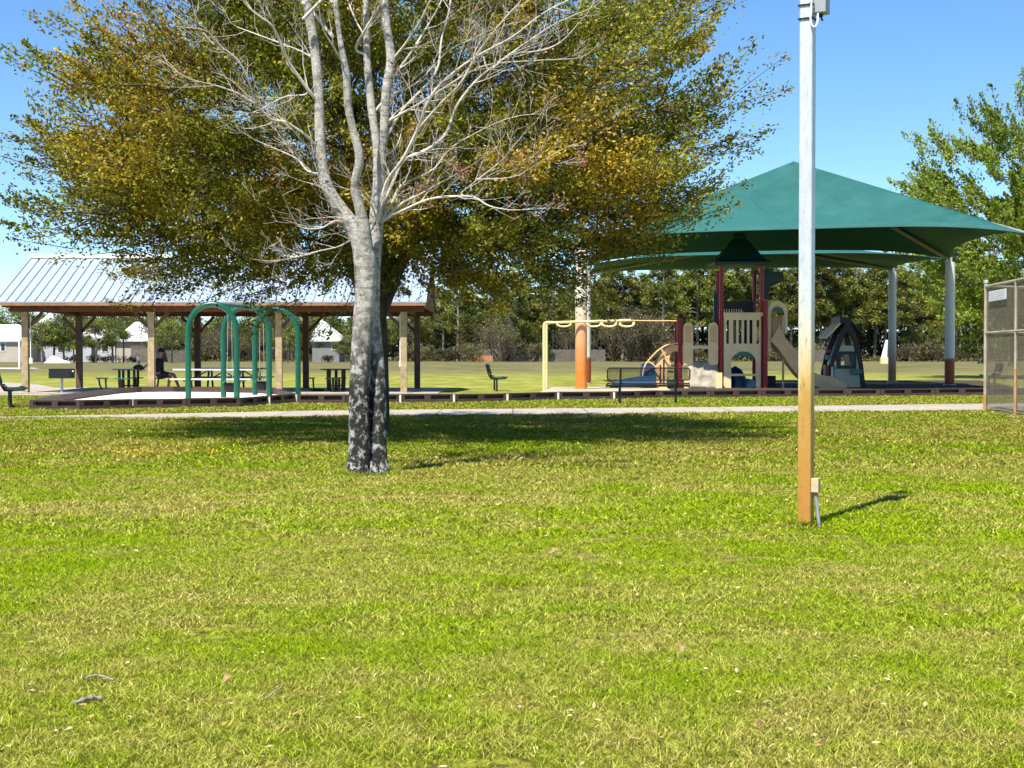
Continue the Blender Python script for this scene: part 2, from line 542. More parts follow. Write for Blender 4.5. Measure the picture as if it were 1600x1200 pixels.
M['shrub_leaf'] = leaf_mat('brown_shrub_leaf', [(0.0, (0.045, 0.040, 0.018)), (0.6, (0.11, 0.10, 0.035)), (1.0, (0.19, 0.16, 0.07))], trans=0.2, objrand=0.3)
M['dark_leaf'] = leaf_mat('dark_undergrowth_leaf', [(0.0, (0.010, 0.016, 0.005)), (0.6, (0.028, 0.038, 0.010)), (1.0, (0.06, 0.07, 0.02))], trans=0.15)
M['bud'] = leaf_mat('red_brown_buds', [(0.0, (0.20, 0.06, 0.03)), (0.6, (0.36, 0.13, 0.06)), (1.0, (0.46, 0.22, 0.11))], trans=0.2)
M['fallen'] = leaf_mat('fallen_leaf_tan', [(0.0, (0.20, 0.10, 0.045)), (0.5, (0.46, 0.33, 0.15)), (1.0, (0.66, 0.58, 0.30))], trans=0.0)
M['flower'] = leaf_mat('yellow_flower', [(0.0, (0.44, 0.27, 0.02)), (1.0, (0.62, 0.46, 0.06))], trans=0.1)

# ================================================================ THE SETTING
def sheet(name, pts, z, mat, thick=0.0):
    mb = MB()
    if thick:
        mb.prism([(p[0], p[1], z - thick) for p in pts], (0, 0, thick))
    else:
        mb.add([(p[0], p[1], z) for p in pts], [tuple(range(len(pts)))])
    me = mb.build(name, mat)
    if me.data.polygons[0].normal.z < 0 and not thick:
        me.data.flip_normals()
    return tag(me, kind='structure')

sheet('lawn', [(-3000, -60), (3000, -60), (3000, 3500), (-3000, 3500)], 0, M['lawn'])
def smooth(pts, n=6):
    """Catmull-Rom through pts"""
    P = [Vector(p) for p in pts]
    out = []
    for i in range(len(P) - 1):
        p0, p1, p2, p3 = P[max(i - 1, 0)], P[i], P[i + 1], P[min(i + 2, len(P) - 1)]
        for k in range(n):
            t = k / n
            out.append(0.5 * ((2 * p1) + (p2 - p0) * t + (2 * p0 - 5 * p1 + 4 * p2 - p3) * t * t + (3 * p1 - p0 - 3 * p2 + p3) * t ** 3))
    out.append(P[-1])
    return out

near = [G(x, y) for x, y in ((-260, 664), (0, 659), (250, 655), (500, 650), (800, 648), (1100, 645), (1300, 643), (1560, 641), (1900, 639))]
farp = [G(x, y) for x, y in ((-260, 656), (0, 651.5), (250, 647), (500, 642), (800, 639), (1100, 636.5), (1300, 634), (1560, 631), (1900, 628))]
path_pts = [(p.x, p.y) for p in smooth(near)] + [(p.x, p.y) for p in reversed(smooth(farp))]
sheet('path', path_pts, 0.006, M['concrete'])
sheet('pavement', [G(x, y) for x, y in ((-160, 620), (0, 618), (70, 618), (112, 612), (60, 601), (0, 597), (-160, 595))], 0.008, M['concrete'])
sheet('concrete_slab', [(-16.6, 45.9), (-2.3, 45.9), (-2.3, 53.6), (-16.6, 53.6)], 0.03, M['concrete'], 0.06)

# playground edges (px,py of the foot of the timbers)
ZA = [(46, 640), (125, 640), (208, 638), (291, 637), (376, 635.5), (420, 632), (462, 628)]
ZAback = [(462, 628), (440, 619), (400, 616.5), (340, 615), (280, 614.5), (215, 615), (175, 618), (130, 624), (88, 630), (46, 640)]
ZB = [(464, 630), (540, 630), (626, 629), (710, 628.5), (793, 627), (872, 624.5), (960, 624), (1030, 622), (1110, 621.5), (1190, 620.5), (1272, 619.5), (1376, 619), (1461, 618), (1545, 617.5), (1640, 617)]
sheet('sand', [G(x, y) for x, y in ZA[:-1]] + [G(x, y) for x, y in ZAback[:-1]], 0.05, M['sand'])
bpts = [G(x, y) for x, y in ZB[5:]]
sheet('playground_mulch', [(p.x, p.y) for p in bpts[2:]] + [(21.5, 68), (4.2, 69), (5.0, 46)], 0.045, M['mulch'])
sheet('sand_bed', [(p.x, p.y) for p in bpts[:3]] + [(5.05, 46), (5.6, 54), (1.5, 54), (0.9, 47)], 0.049, simple('leaf_strewn_tan_sand', (0.40, 0.33, 0.23), 0.9, var=0.4, scale=1.2, bump=0.3))

# ---------------------------------------------------------------- grass blades (nobody could count them)
def vnoise(x, y, scale, seed):
    g = np.random.default_rng(seed).random((128, 128))
    u, v = x * scale + 1000, y * scale + 1000
    i, j = np.floor(u).astype(int), np.floor(v).astype(int)
    a, b = u - i, v - j
    a, b = a * a * (3 - 2 * a), b * b * (3 - 2 * b)
    i0, i1, j0, j1 = i % 128, (i + 1) % 128, j % 128, (j + 1) % 128
    return (g[i0, j0] * (1 - a) + g[i1, j0] * a) * (1 - b) + (g[i0, j1] * (1 - a) + g[i1, j1] * a) * b

def dryness(x, y):
    d = 0.22 * vnoise(x, y, .35, 1) + .30 * vnoise(x, y, 1.1, 2) + .28 * vnoise(x, y, 3.2, 3) + .20 * vnoise(x, y, 9, 4)
    d = (d - .5) * 2.9 + .27
    for px, py, sx, sy, k in ((1380, 1130, .8, .45, .35), (1500, 1000, .6, .5, .18), (250, 790, 2.0, 1.6, .30), (820, 780, 1.5, 1.0, .25), (1450, 740, 2.2, 2.6, .35),
                              (300, 1130, .35, .25, .28), (700, 900, 1.8, 1.2, -.22), (400, 900, 1.2, 1.0, -.2), (1180, 830, 1.2, 1.2, -.12), (450, 1080, .5, .35, .12), (950, 690, 3, 4, .12)):
        g = G(px, py)
        d = d + k * np.exp(-((x - g.x) / sx) ** 2 - ((y - g.y) / sy) ** 2)
    return d

def grass():
    rng = np.random.default_rng(5)
    P, Hh, Ww = [], [], []
    for d0, d1, dens, h, w in ((4.2, 6.5, 15500, 0.020, 0.0037), (6.5, 10, 8000, 0.022, 0.0054), (10, 16, 2800, 0.027, 0.0095), (16, 29, 800, 0.036, 0.016), (29, 44, 260, 0.04, 0.024)):
        xm = 0.37 * d1 + 3.2
        n = int(dens * 2 * xm * (d1 - d0))
        x = rng.uniform(-xm, xm, n); y = rng.uniform(d0, d1, n)
        keep = np.abs(x) < 0.37 * y + 1.0 + 2.2 * rng.random(n)
        if d0 > 20:
            # leave the path and the playground free
            yn = np.interp(x, [p.x for p in near], [p.y for p in near])
            yf = np.interp(x, [p.x for p in farp], [p.y for p in farp])
            zz = ZA[:-1] + ZB
            g = [G(a, b) for a, b in zz]
            yb = np.interp(x, [p.x for p in g], [p.y for p in g])
            keep &= ~((y > yn - 0.05) & (y < yf + 0.05)) & ~((y > yb - 0.1) & (x > g[0].x))
        bare = vnoise(x, y, 2.3, 11) * .6 + vnoise(x, y, 7, 12) * .4
        keep &= (rng.random(n) < np.clip((bare - .17) * 5.0, .22, 1))
        x, y = x[keep], y[keep]
        P.append(np.stack([x, y, np.zeros_like(x)], 1))
        Hh.append(h * rng.uniform(0.45, 1.35, len(x)))
        Ww.append(w * rng.uniform(0.7, 1.3, len(x)))
    for px, py, rx, ry, k in ((574, 742, .23, .20, 900), (1259, 822, .085, .085, 260)):
        g = G(px, py)
        a = rng.uniform(0, 6.283, k); q = 1 + np.abs(rng.normal(0, .22, k))
        P.append(np.stack([g.x + rx * q * np.cos(a), g.y + .04 + ry * q * np.sin(a), np.zeros(k)], 1))
        Hh.append(rng.uniform(.035, .085, k)); Ww.append(np.full(k, .0065))
    P = np.concatenate(P); Hh = np.concatenate(Hh)[:, None]; Ww = np.concatenate(Ww)[:, None]
    n = len(P)
    # clump the heights a little
    cl = 0.5 + 0.5 * np.sin(P[:, :1] * 5.1 + np.sin(P[:, 1:2] * 3.7) * 2) * np.sin(P[:, 1:2] * 4.3 + np.cos(P[:, :1] * 2.9) * 2)
    Hh = Hh * (0.55 + 0.75 * cl)
    yaw = rng.uniform(0, 2 * np.pi, n); ly = rng.uniform(0, 2 * np.pi, n)
    lean = (Hh[:, 0] * rng.uniform(0.3, 2.4, n))[:, None]
    S = np.stack([np.cos(yaw), np.sin(yaw), np.zeros(n)], 1) * Ww * 0.5
    Ld = np.stack([np.cos(ly), np.sin(ly), np.zeros(n)], 1) * lean
    up = np.concatenate([np.zeros((n, 2)), Hh], 1)
    a, b = P - S, P + S
    m = P + up * 0.6 + Ld * 0.35
    c, d = m + S * 0.8, m - S * 0.8
    tip = P + up * 0.9 + Ld
    V = np.stack([a, b, c, d, tip], 1).reshape(-1, 3)
    base = np.arange(n)[:, None] * 5
    loops = (base + np.array([0, 1, 2, 3, 3, 2, 4])).ravel()
    starts = (np.arange(n)[:, None] * 7 + np.array([0, 4])).ravel()
    tot = np.tile([4, 3], n)
    tint = np.repeat(np.clip(rng.beta(1.5, 2.2, n), 0, 1), 2)
    far_k = np.clip((P[:, 1] - 12) / 8, 0, 1)
    tint = np.clip(tint - .20 * np.repeat(far_k, 2), 0, 1)
    dry = np.repeat(np.clip(dryness(P[:, 0], P[:, 1]) + .30 * far_k + rng.normal(0, .16, n), 0, 1), 2)
    o = link('grass', np_mesh('grass', V, loops, starts, tot, {'tint': tint, 'dry': dry}), M['grass'])
    tag(o, 'short mown green and straw coloured grass of the lawn', 'grass', kind='stuff')

    # fallen leaves and bits of thatch
    n = 2600
    y = 4.3 + (rng.random(n) ** 1.5) * 30
    x = rng.uniform(-1, 1, n) * (0.37 * y + 0.5)
    k = rng.random(n) < np.where(x > 0, 1.0, 0.55)
    x, y = x[k], y[k]
    n = len(x)
    C = np.stack([x, y, rng.uniform(0.012, 0.028, n)], 1)
    D = rng.normal(size=(n, 3)); D[:, 2] *= 0.25
    L = rng.uniform(0.012, 0.034, n) * np.where(y > 12, 1.8, 1.0)
    o = link('fallen_leaves', leaf_mesh('fallen_leaves', C, D, L, L * rng.uniform(0.3, 0.6, n), rng, flat=0.75), M['fallen'])
    tag(o, 'dry tan leaves scattered over the lawn', 'fallen leaves', kind='stuff')
    # yellow flower drifts on the left
    cs = []
    for px, py, sx, sy, k in ((300, 710, 1.0, .35, 190), (225, 712, .5, .3, 90), (60, 707, 1.3, .3, 110), (290, 697, 1.2, .25, 40), (150, 709, .6, .2, 30), (1400, 694, 1.2, .2, 60)):
        g = G(px, py)
        cs.append(np.stack([rng.normal(g.x, sx * .45, k), rng.normal(g.y, sy * 1.6, k), rng.uniform(0.035, 0.055, k)], 1))
    C = np.concatenate(cs); n = len(C)
    L = rng.uniform(0.018, 0.038, n)
    o = link('yellow_flowers', leaf_mesh('yellow_flowers', C, rng.normal(size=(n, 3)), L, L * .8, rng, flat=0.3), M['flower'])
    tag(o, 'drifts of small yellow flowers in the grass', 'flowers', kind='stuff')
grass()

# ================================================================ TREES
def limb(mb, pts, radii, n=8, sub=4):
    """smooth tapering limb"""
    sp = smooth(pts, sub)
    k = len(pts) - 1
    rr = []
    for i in range(len(sp)):
        t = i / sub
        j = min(int(t), k - 1)
        rr.append(radii[j] + (radii[j + 1] - radii[j]) * (t - j))
    mb.tube(sp, rr, n, cap=True)
    return sp, rr

# ---------------------------------------------------------------- bare tree, traced limb by limb
def bare_tree():
    D0 = 15.3
    S = F / D0
    base = G(572, 742); base.z = 0
    D0 = base.y; S = F / D0
    root = thing('bare_tree', base, 'pale bare tree with two lichen spotted stems and leafless branches, front of the lawn', 'tree')
    rng = random.Random(11)
    def P(px, py, dd=0.0):
        return W(px, py, D0 + dd) - base
    trunk, branches, tw = MB(), MB(), MB()
    limbs, axes = [], []
    def L(lst, dd0=0.0, dd1=0.0, mb=branches, n=7, twig=True, sub=4):
        k = len(lst) - 1
        if mb is branches and axes:
            # start on the wood it springs from
            x, y, w = lst[0]
            q = P(x, y, 0)
            best = min(axes, key=lambda a: (a.x - q.x) ** 2 + (a.z - q.z) ** 2)
            dd1 = best.y + (dd1 - dd0); dd0 = best.y
        pts = [P(x, y, dd0 + (dd1 - dd0) * i / k) for i, (x, y, w) in enumerate(lst)]
        if mb is branches and axes:
            pts.insert(0, pts[0].lerp(best, .8)); lst = [lst[0]] + list(lst)
        f = .60 if mb is branches else 1.0
        rad = [w / 2 / S * f for x, y, w in lst]
        sp, rr = limb(mb, pts, rad, n, sub)
        axes.extend(sp)
        if twig:
            limbs.append((sp, rr))
    # stems
    L([(559, 756, 52), (560, 742, 42), (561, 715, 35), (561, 650, 32), (562, 600, 33), (564, 545, 31), (567, 500, 31), (571, 450, 33), (570, 405, 36), (562, 375, 30), (548, 350, 27), (530, 325, 23), (515, 300, 20), (505, 270, 17), (500, 215, 16), (498, 150, 15), (492, 80, 15), (481, 10, 15), (474, -60, 11), (462, -150, 7), (455, -230, 3)], 0, 0.0, trunk, 14, False, 5)
    L([(595, 756, 46), (592, 742, 36), (590, 712, 30), (589, 650, 30), (588, 600, 30), (586, 550, 26), (583, 500, 22), (583, 450, 22), (584, 400, 24), (587, 360, 24), (589, 320, 21), (590, 280, 15), (588, 225, 13), (580, 165, 13), (574, 100, 12), (572, 30, 10), (570, -60, 8), (566, -160, 4)], 0.05, 0.5, trunk, 14, False, 5)
    L([(574, 430, 26), (571, 390, 25), (568, 355, 21), (562, 325, 16), (554, 290, 13), (562, 248, 14), (552, 205, 12), (544, 165, 12), (541, 115, 12), (531, 60, 8), (524, 0, 8), (517, -70, 6), (505, -150, 3)], 0.02, -0.5, trunk, 10, False)
    L([(586, 340, 16), (594, 270, 14), (600, 200, 14), (604, 140, 15), (611, 92, 15), (603, 30, 13), (600, -50, 11), (607, -140, 6)], 0.3, 0.2, trunk, 10, False)
    # the burl and roots
    for a in range(9):
        q = a * 0.7 + 0.2
        x = 575 + 30 * math.cos(q)
        c = Vector((P(575, 742).x + 0.165 * math.cos(q), 0.04 + 0.12 * math.sin(q), 0))
        trunk.tube([c + Vector((0, 0, 0.16)), c + Vector((0.02 * math.cos(q), 0.03 * math.sin(q), 0.03)), c + Vector((0.06 * math.cos(q), 0.07 * math.sin(q), -0.05))], [0.03, 0.045, 0.03], 7)
    # right leaders
    L([(588, 360, 11), (592, 335, 10), (604, 285, 10), (630, 248, 10), (652, 203, 9), (666, 165, 8), (688, 132, 7), (738, 92, 6), (800, 58, 4), (850, 20, 4), (905, -8, 3)], 0, -0.9)
    L([(652, 203, 7), (690, 160, 6), (720, 130, 5), (745, 85, 5), (775, 45, 4), (810, 5, 3), (830, -20, 2)], -0.45, -1.2)
    L([(592, 330, 10), (612, 290, 8), (632, 250, 7), (670, 232, 8), (697, 208, 8), (714, 165, 7), (740, 130, 6), (765, 108, 5), (810, 75, 4), (862, 40, 3), (905, 20, 2)], 0.2, 1.0)
    L([(765, 108, 4), (800, 85, 3), (850, 78, 3), (880, 62, 2), (905, 35, 2)], 0.8, 1.1)
    L([(590, 352, 9), (612, 318, 7), (626, 290, 6), (655, 276, 5), (680, 262, 4), (700, 235, 3), (730, 215, 3), (780, 190, 2), (815, 180, 2)], 0.0, 0.6)
    L([(598, 345, 9), (625, 331, 7), (668, 312, 6), (706, 307, 6), (740, 308, 5), (765, 322, 4), (800, 328, 3), (845, 326, 2)], -0.1, -0.8)
    L([(592, 350, 10), (628, 318, 8), (656, 304, 6), (680, 290, 4), (720, 268, 3)], 0.2, 0.7)
    L([(722, 300, 4), (750, 278, 4), (785, 250, 4), (800, 232, 3), (822, 205, 2), (838, 190, 2)], -0.3, -0.9)
    L([(748, 280, 3), (800, 277, 3), (830, 262, 2), (856, 246, 2)], -0.4, -1.0)
    L([(606, 190, 8), (650, 165, 6), (690, 140, 5), (735, 112, 4), (770, 100, 4), (830, 95, 3), (895, 92, 2)], 0.1, -0.6)
    L([(603, 215, 8), (630, 170, 7), (680, 115, 6), (690, 60, 5), (702, 15, 5), (708, -40, 4)], 0.2, 0.5)
    L([(612, 95, 7), (632, 70, 6), (655, 35, 5), (672, 0, 4), (690, -40, 3)], 0.2, -0.2)
    L([(610, 125, 7), (640, 85, 6), (665, 45, 5), (680, 20, 4), (700, -20, 3)], 0.2, 0.8)
    L([(556, 75, 8), (575, 40, 8), (596, 5, 8), (610, -30, 6), (640, -90, 4)], -0.2, -0.6)
    L([(582, 180, 7), (608, 150, 5), (650, 130, 4), (700, 80, 3), (740, 60, 2)], 0.2, 0.6)
    # left side
    L([(502, 238, 8), (482, 215, 7), (462, 200, 6), (445, 190, 6), (425, 187, 6), (408, 172, 6), (398, 160, 5), (393, 140, 5), (384, 115, 5), (370, 92, 4), (345, 72, 4), (325, 50, 3), (300, 42, 3), (280, 28, 2)], 0.05, -0.8)
    L([(398, 162, 5), (372, 146, 4), (338, 134, 4), (305, 126, 3), (280, 115, 3), (258, 98, 2)], -0.5, -1.0)
    L([(335, 70, 3), (330, 55, 2), (322, 45, 2)], -0.6, -0.7)
    L([(496, 158, 9), (485, 145, 9), (468, 122, 9), (450, 95, 8), (437, 65, 7), (425, 40, 6), (405, 25, 5), (385, 8, 4), (372, -15, 3)], 0.05, -0.5)
    L([(503, 262, 6), (486, 235, 4), (470, 218, 4), (452, 195, 3), (440, 170, 2)], 0, -0.5)
    L([(506, 272, 6), (482, 268, 5), (466, 250, 4), (448, 240, 3), (420, 228, 3)], 0, 0.5)
    L([(476, 148, 4), (450, 150, 4), (430, 158, 3), (405, 172, 3), (385, 178, 2)], 0.1, -0.1)
    L([(497, 95, 5), (470, 80, 4), (440, 68, 4), (405, 55, 3), (370, 42, 2)], 0, 0.6)
    L([(548, 352, 6), (525, 345, 4), (500, 357, 4), (470, 355, 4), (455, 335, 3), (448, 318, 2)], -0.05, -0.6)
    L([(552, 372, 6), (530, 385, 4), (500, 392, 4), (462, 402, 3), (425, 408, 3), (395, 405, 2)], -0.05, -0.7)
    L([(562, 380, 6), (548, 350, 5), (525, 320, 4), (505, 295, 3), (480, 285, 2)], -0.2, -0.4)
    L([(590, 350, 5), (580, 320, 4), (556, 300, 3), (530, 292, 2)], -0.1, -0.5)
    L([(541, 110, 6), (525, 80, 5), (505, 45, 4), (498, 10, 3), (490, -30, 2)], -0.4, -0.8)
    L([(572, 60, 5), (555, 30, 4), (540, -10, 3), (530, -50, 2)], 0.4, 0.9)
    L([(588, 250, 5), (615, 235, 4), (625, 215, 3), (628, 200, 2)], 0.4, 0.8)
    # upper limbs out of the frame's top that still throw shade
    for k in range(26):
        a = rng.uniform(-1.1, 1.1)
        p0 = P(rng.choice((474, 520, 570, 602)), rng.uniform(-120, 60), rng.uniform(-.2, .3))
        q = rng.uniform(0, 6.28)
        Ln = rng.uniform(0.7, 1.5)
        d = Vector((math.cos(q) * 0.8, math.sin(q) * 0.8, 0.8))
        pts = [p0, p0 + d * Ln * .4 + Vector((0, 0, .05)), p0 + d * Ln * .7 + Vector((0, 0, .2)), p0 + d * Ln + Vector((0, 0, .45))]
        sp, rr = limb(branches, pts, [0.02, 0.015, 0.01, 0.004], 5)
        limbs.append((sp, rr))
    # twigs
    tips = []
    def twig(p, d, ln, r, lev):
        n = 4
        pts, rr = [p], [r]
        cur, dirn = p.copy(), d.normalized()
        for i in range(n):
            dirn = (dirn + Vector((rng.gauss(0, .16), rng.gauss(0, .16), rng.gauss(0.07, .13)))).normalized()
            cur = cur + dirn * ln / n
            pts.append(cur.copy()); rr.append(max(r * (1 - (i + 1) / n * 0.75), 0.0013))
        tw.tube(pts, rr, 4 if r > .004 else 3, cap=False)
        tips.append((pts[-1], dirn))
        if lev > 0:
            for k in range(rng.randint(2, 4)):
                i = rng.randint(1, n - 1)
                dd = (pts[i + 1] - pts[i]).normalized()
                side = Vector((rng.gauss(0, 1), rng.gauss(0, 1), rng.gauss(0.2, .7)))
                side = (side - dd * side.dot(dd)).normalized()
                twig(pts[i], dd * 0.78 + side * 0.62, ln * rng.uniform(.4, .7), rr[i] * .68, lev - 1)
    for sp, rr in limbs:
        acc = 0
        for i in range(2, len(sp) - 1):
            seg = (sp[i + 1] - sp[i])
            acc += seg.length
            if acc > rng.uniform(.09, .22) and rr[i] < 0.03:
                acc = 0
                dd = seg.normalized()
                side = Vector((rng.gauss(0, 1), rng.gauss(0, 1), rng.gauss(0.25, .7)))
                side = (side - dd * side.dot(dd)).normalized()
                ln = rng.uniform(.2, .62)
                twig(sp[i], dd * 0.8 + side * .7, ln, max(min(rr[i] * .55, .0065), .0024), 2 if ln > .3 else 1)
        twig(sp[-1], (sp[-1] - sp[-2]), rng.uniform(.3, .5), max(rr[-1] * .8, .003), 2)
    trunk.build('trunk', M['bark_pale'], root, True)
    b = branches.build('branches', M['bark_twig'], root, True)
    tw.build('twigs', M['bark_twig'], root, True)
    # red-brown buds on the lower right twigs
    nr = np.random.default_rng(3)
    pts = [p for p, d in tips if (p.x > 0.5 and p.z < 3.3)] + [p for p, d in tips if rng.random() < .12]
    C = np.repeat(np.array([tuple(p) for p in pts]), 9, axis=0)
    C = C + nr.normal(size=C.shape) * 0.03
    keep = nr.random(len(C)) < .30
    C = C[keep]
    n = len(C)
    Ls = nr.uniform(.018, .042, n)
    link('buds', leaf_mesh('buds', C, nr.normal(size=(n, 3)), Ls, Ls * .6, nr), M['bud'], root)
bare_tree()
def worn_ring(label, c, r, seed):
    rng = random.Random(seed)
    pts = [(c.x + r * rng.uniform(.75, 1.25) * math.cos(k * .33), c.y + r * 1.15 * rng.uniform(.75, 1.25) * math.sin(k * .33), 0) for k in range(19)]
    o = sheet('bare_soil', pts, .005, M['soil'])
M['soil'] = simple('worn_soil', (.13, .09, .05), .95, var=.4, scale=6, bump=.4)
g_ = G(574, 742); worn_ring('', Vector((g_.x, g_.y + .05, 0)), .30, 3)
g_ = G(1259, 822); worn_ring('', Vector((g_.x, g_.y, 0)), .13, 4)

# ---------------------------------------------------------------- leafy crowns grown from attractors
def crown_points(rng, n, shape, holes=0.0, scale=0.9):
    out = []
    ph = rng.uniform(0, 6.28, (4, 3)); kv = rng.normal(size=(4, 3)) * scale
    while len(out) < n:
        p = rng.uniform(-1, 1, 3)
        if shape(p) is None: continue
        q, r = shape(p)
        nz = sum(math.sin(kv[i] @ q + ph[i][0]) for i in range(4)) / 4
        if nz < -0.25 + holes * 0.0 and rng.random() < holes: continue
        if r < 0.55 and rng.random() < 0.55: continue
        out.append(q)
    return np.array(out)

def leafy_tree(name, base, label, centre, rad_h, rad_y, up, down, trunk_h, trunk_r, nshoot, leaf_per, leaf_len, leaf_mat_, bark, seed, group=None, xbias=None, shoot=(0.5, 1.1), nsub=85, updir=0.45, lean=(0, 0), box=2.4, sig=(.55, .5, .24)):
    rng = np.random.default_rng(seed)
    pr = random.Random(seed)
    root = thing(name, base, label, 'tree', group)
    c = np.array(centre)
    def shape(p):
        x, y, z = p
        bz = box if z < 0 else 2.3
        r = (abs(x) ** bz + abs(y) ** bz + abs(z) ** bz) ** (1 / bz)
        if r > 1: return None
        q = np.array([x * rad_h, y * rad_y, z * (up if z > 0 else down)])
        if xbias: q = xbias(q)
        return q + c, r
    tr = MB()
    tops = []
    T0 = Vector((0, 0, 0)); T1 = Vector((lean[0], lean[1], trunk_h))
    limb(tr, [Vector((0, 0, -.1)), Vector((0.02, 0, trunk_h * .5)), T1], [trunk_r * 1.3, trunk_r, trunk_r * .85], 10)
    # main limbs
    nodes = []
    nl = 11
    for i in range(nl):
        a = 2 * math.pi * (i + pr.uniform(-.25, .25)) / nl
        el = pr.choice((0.15, 0.4, 0.8, 1.15))
        e = Vector((math.cos(a) * math.cos(el) * rad_h * .68, math.sin(a) * math.cos(el) * rad_y * .68, math.sin(el) * up * .75)) + Vector(c)
        e.z = max(e.z, c[2] - down * .35)
        m = T1.lerp(e, .45) + Vector((0, 0, (e - T1).length * .10))
        s0 = T1 - Vector((0, 0, pr.uniform(0, trunk_h * .2)))
        sp, rr = limb(tr, [s0, m, e], [trunk_r * .55, trunk_r * .33, trunk_r * .12], 6, 6)
        nodes += [(p, r) for p, r in zip(sp[2:], rr[2:])]
    cand = crown_points(rng, nsub * 6, shape, 0.4)
    sub = []
    gap = 2.0 * sig[1] * 1.15
    for q in cand:
        if all(np.linalg.norm((q - p) * np.array([1, 1, 1.5])) > gap for p in sub):
            sub.append(q)
        if len(sub) >= nsub: break
    NP = np.array([tuple(p) for p, r in nodes])
    nodes2 = list(nodes)
    for e in sub:
        d = np.linalg.norm(NP - e * np.array([.92, .92, .88]), axis=1)
        j = int(np.argmin(d))
        p0 = nodes[j][0]; e_ = Vector(e)
        m = p0.lerp(e_, .5) + Vector((pr.gauss(0, .1), pr.gauss(0, .1), (e_ - p0).length * .08))
        r0 = min(nodes[j][1] * .6, trunk_r * .2)
        sp, rr = limb(tr, [p0, m, e_], [r0, r0 * .6, r0 * .3], 5, 4)
        nodes2 += [(p, r) for p, r in zip(sp[1:], rr[1:])]
    NP2 = np.array([tuple(p) for p, r in nodes2])
    Cs, Ds, Ts = [], [], []
    per = max(4, nshoot // len(sub))
    for e0 in sub:
        od = (e0 - c) * np.array([1, 1, .7])
        od = od / max(np.linalg.norm(od), .01)
        bt = rng.uniform(.25, .75)
        for _ in range(int(per * rng.uniform(.6, 1.4))):
            e = e0 + od * rng.normal(0, sig[0]) + rng.normal(0, 1, 3) * np.array([sig[1], sig[1], sig[2]]) * .8
            j = int(np.argmin(np.linalg.norm(NP2 - e, axis=1)))
            p0 = nodes2[j][0]; e_ = Vector(e)
            if (p0 - e_).length > 2.0 * sig[1] + .35: continue
            out = Vector(od) + Vector((pr.gauss(0, .28), pr.gauss(0, .28), updir + pr.gauss(0, .22)))
            out.normalize()
            sl = pr.uniform(*shoot)
            end = e_ + out * sl
            tr.tube([p0, p0.lerp(e_, .5) + Vector((pr.gauss(0, .06), pr.gauss(0, .06), .04)), e_, end], [.014, .011, .008, .003], 3, cap=False)
            k = int(leaf_per * pr.uniform(.6, 1.4))
            t = rng.random(k) ** .9
            off = rng.normal(size=(k, 3)) * (0.03 + 0.10 * (1 - t))[:, None] * np.array([1, 1, .85]) * sl / 0.8
            P0, P1 = np.array(e_), np.array(end)
            Cs.append(P0 + (P1 - P0) * t[:, None] * 1.02 + off)
            Ds.append(np.array(out) + rng.normal(size=(k, 3)) * .65)
            k2 = k // 4
            t = rng.random(k2) ** .5
            Cs.append(np.array(p0) + (P0 - np.array(p0)) * t[:, None] + rng.normal(size=(k2, 3)) * .10); Ds.append(rng.normal(size=(k2, 3)) + np.array([0, 0, .3]))
            Ts.append(np.full(k + k2, bt))
    C = np.concatenate(Cs); Dv = np.concatenate(Ds)
    n = len(C)
    Ls = leaf_len * rng.uniform(.65, 1.3, n)
    tr.build('trunk', bark, root, True)
    link('crown', leaf_mesh('crown', C, Dv, Ls, Ls * rng.uniform(.38, .6, n), rng, np.clip(np.concatenate(Ts) + rng.normal(0, .2, n), 0, 1)), leaf_mat_, root)
    return root

ob = G(588, 678); ob.z = 0
def oak_bias(q):
    # lower rim hangs further on the left, lifts to the right
    q = q.copy()
    if q[0] < 0: q[0] *= .94 - .085 * max(q[2], 0)
    if q[2] > 0 and q[0] > 0:
        q[0] *= 1.0 - 0.065 * q[2]
    if q[2] < 0:
        q[2] *= 1.0 - 0.03 * max(q[0] - 1.5, 0)
    return q
leafy_tree('oak_tree', ob, 'broad spreading oak with golden green leaves, standing behind the pale bare tree', (0.05, 0.1, 4.75), 4.6, 4.1, 3.9, 2.3, 2.1, .17,
           3200, 135, .062, M['oak_leaf'], M['bark_dark'], 21, xbias=oak_bias, shoot=(.5, 1.25), nsub=150, box=3.4, sig=(.42, .46, .19))
leafy_tree('shade_tree', (27.6, 76, 0), 'tall fresh green tree rising behind the right end of the canopy', (0, 0, 7.6), 6.6, 5.4, 6.2, 5.8, 3.2, .3,
           1900, 70, .19, M['maple_leaf'], M['bark_grey'], 31, shoot=(.7, 1.6), nsub=120, updir=.7, box=3.0, sig=(.7, .62, .4))

# ---------------------------------------------------------------- the wood beyond the field
def clumps_mesh(name, centres, radii, per, size, rng, squash=.8):
    Cs, Ds = [], []
    for c, r in zip(centres, radii):
        v = rng.normal(size=(per, 3)); v = norm(v) * (rng.random((per, 1)) ** .45)
        Cs.append(np.array(c) + v * r * np.array([1, 1, squash]))
        Ds.append(v + rng.normal(size=(per, 3)) * .6 + np.array([0, 0, .3]))
    C = np.concatenate(Cs); n = len(C)
    L = size * rng.uniform(.6, 1.4, n)
    ct = np.repeat(rng.uniform(.15, .85, len(radii)), per)
    return leaf_mesh(name, C, np.concatenate(Ds), L, L * .55, rng, np.clip(ct + rng.normal(0, .17, n), 0, 1))

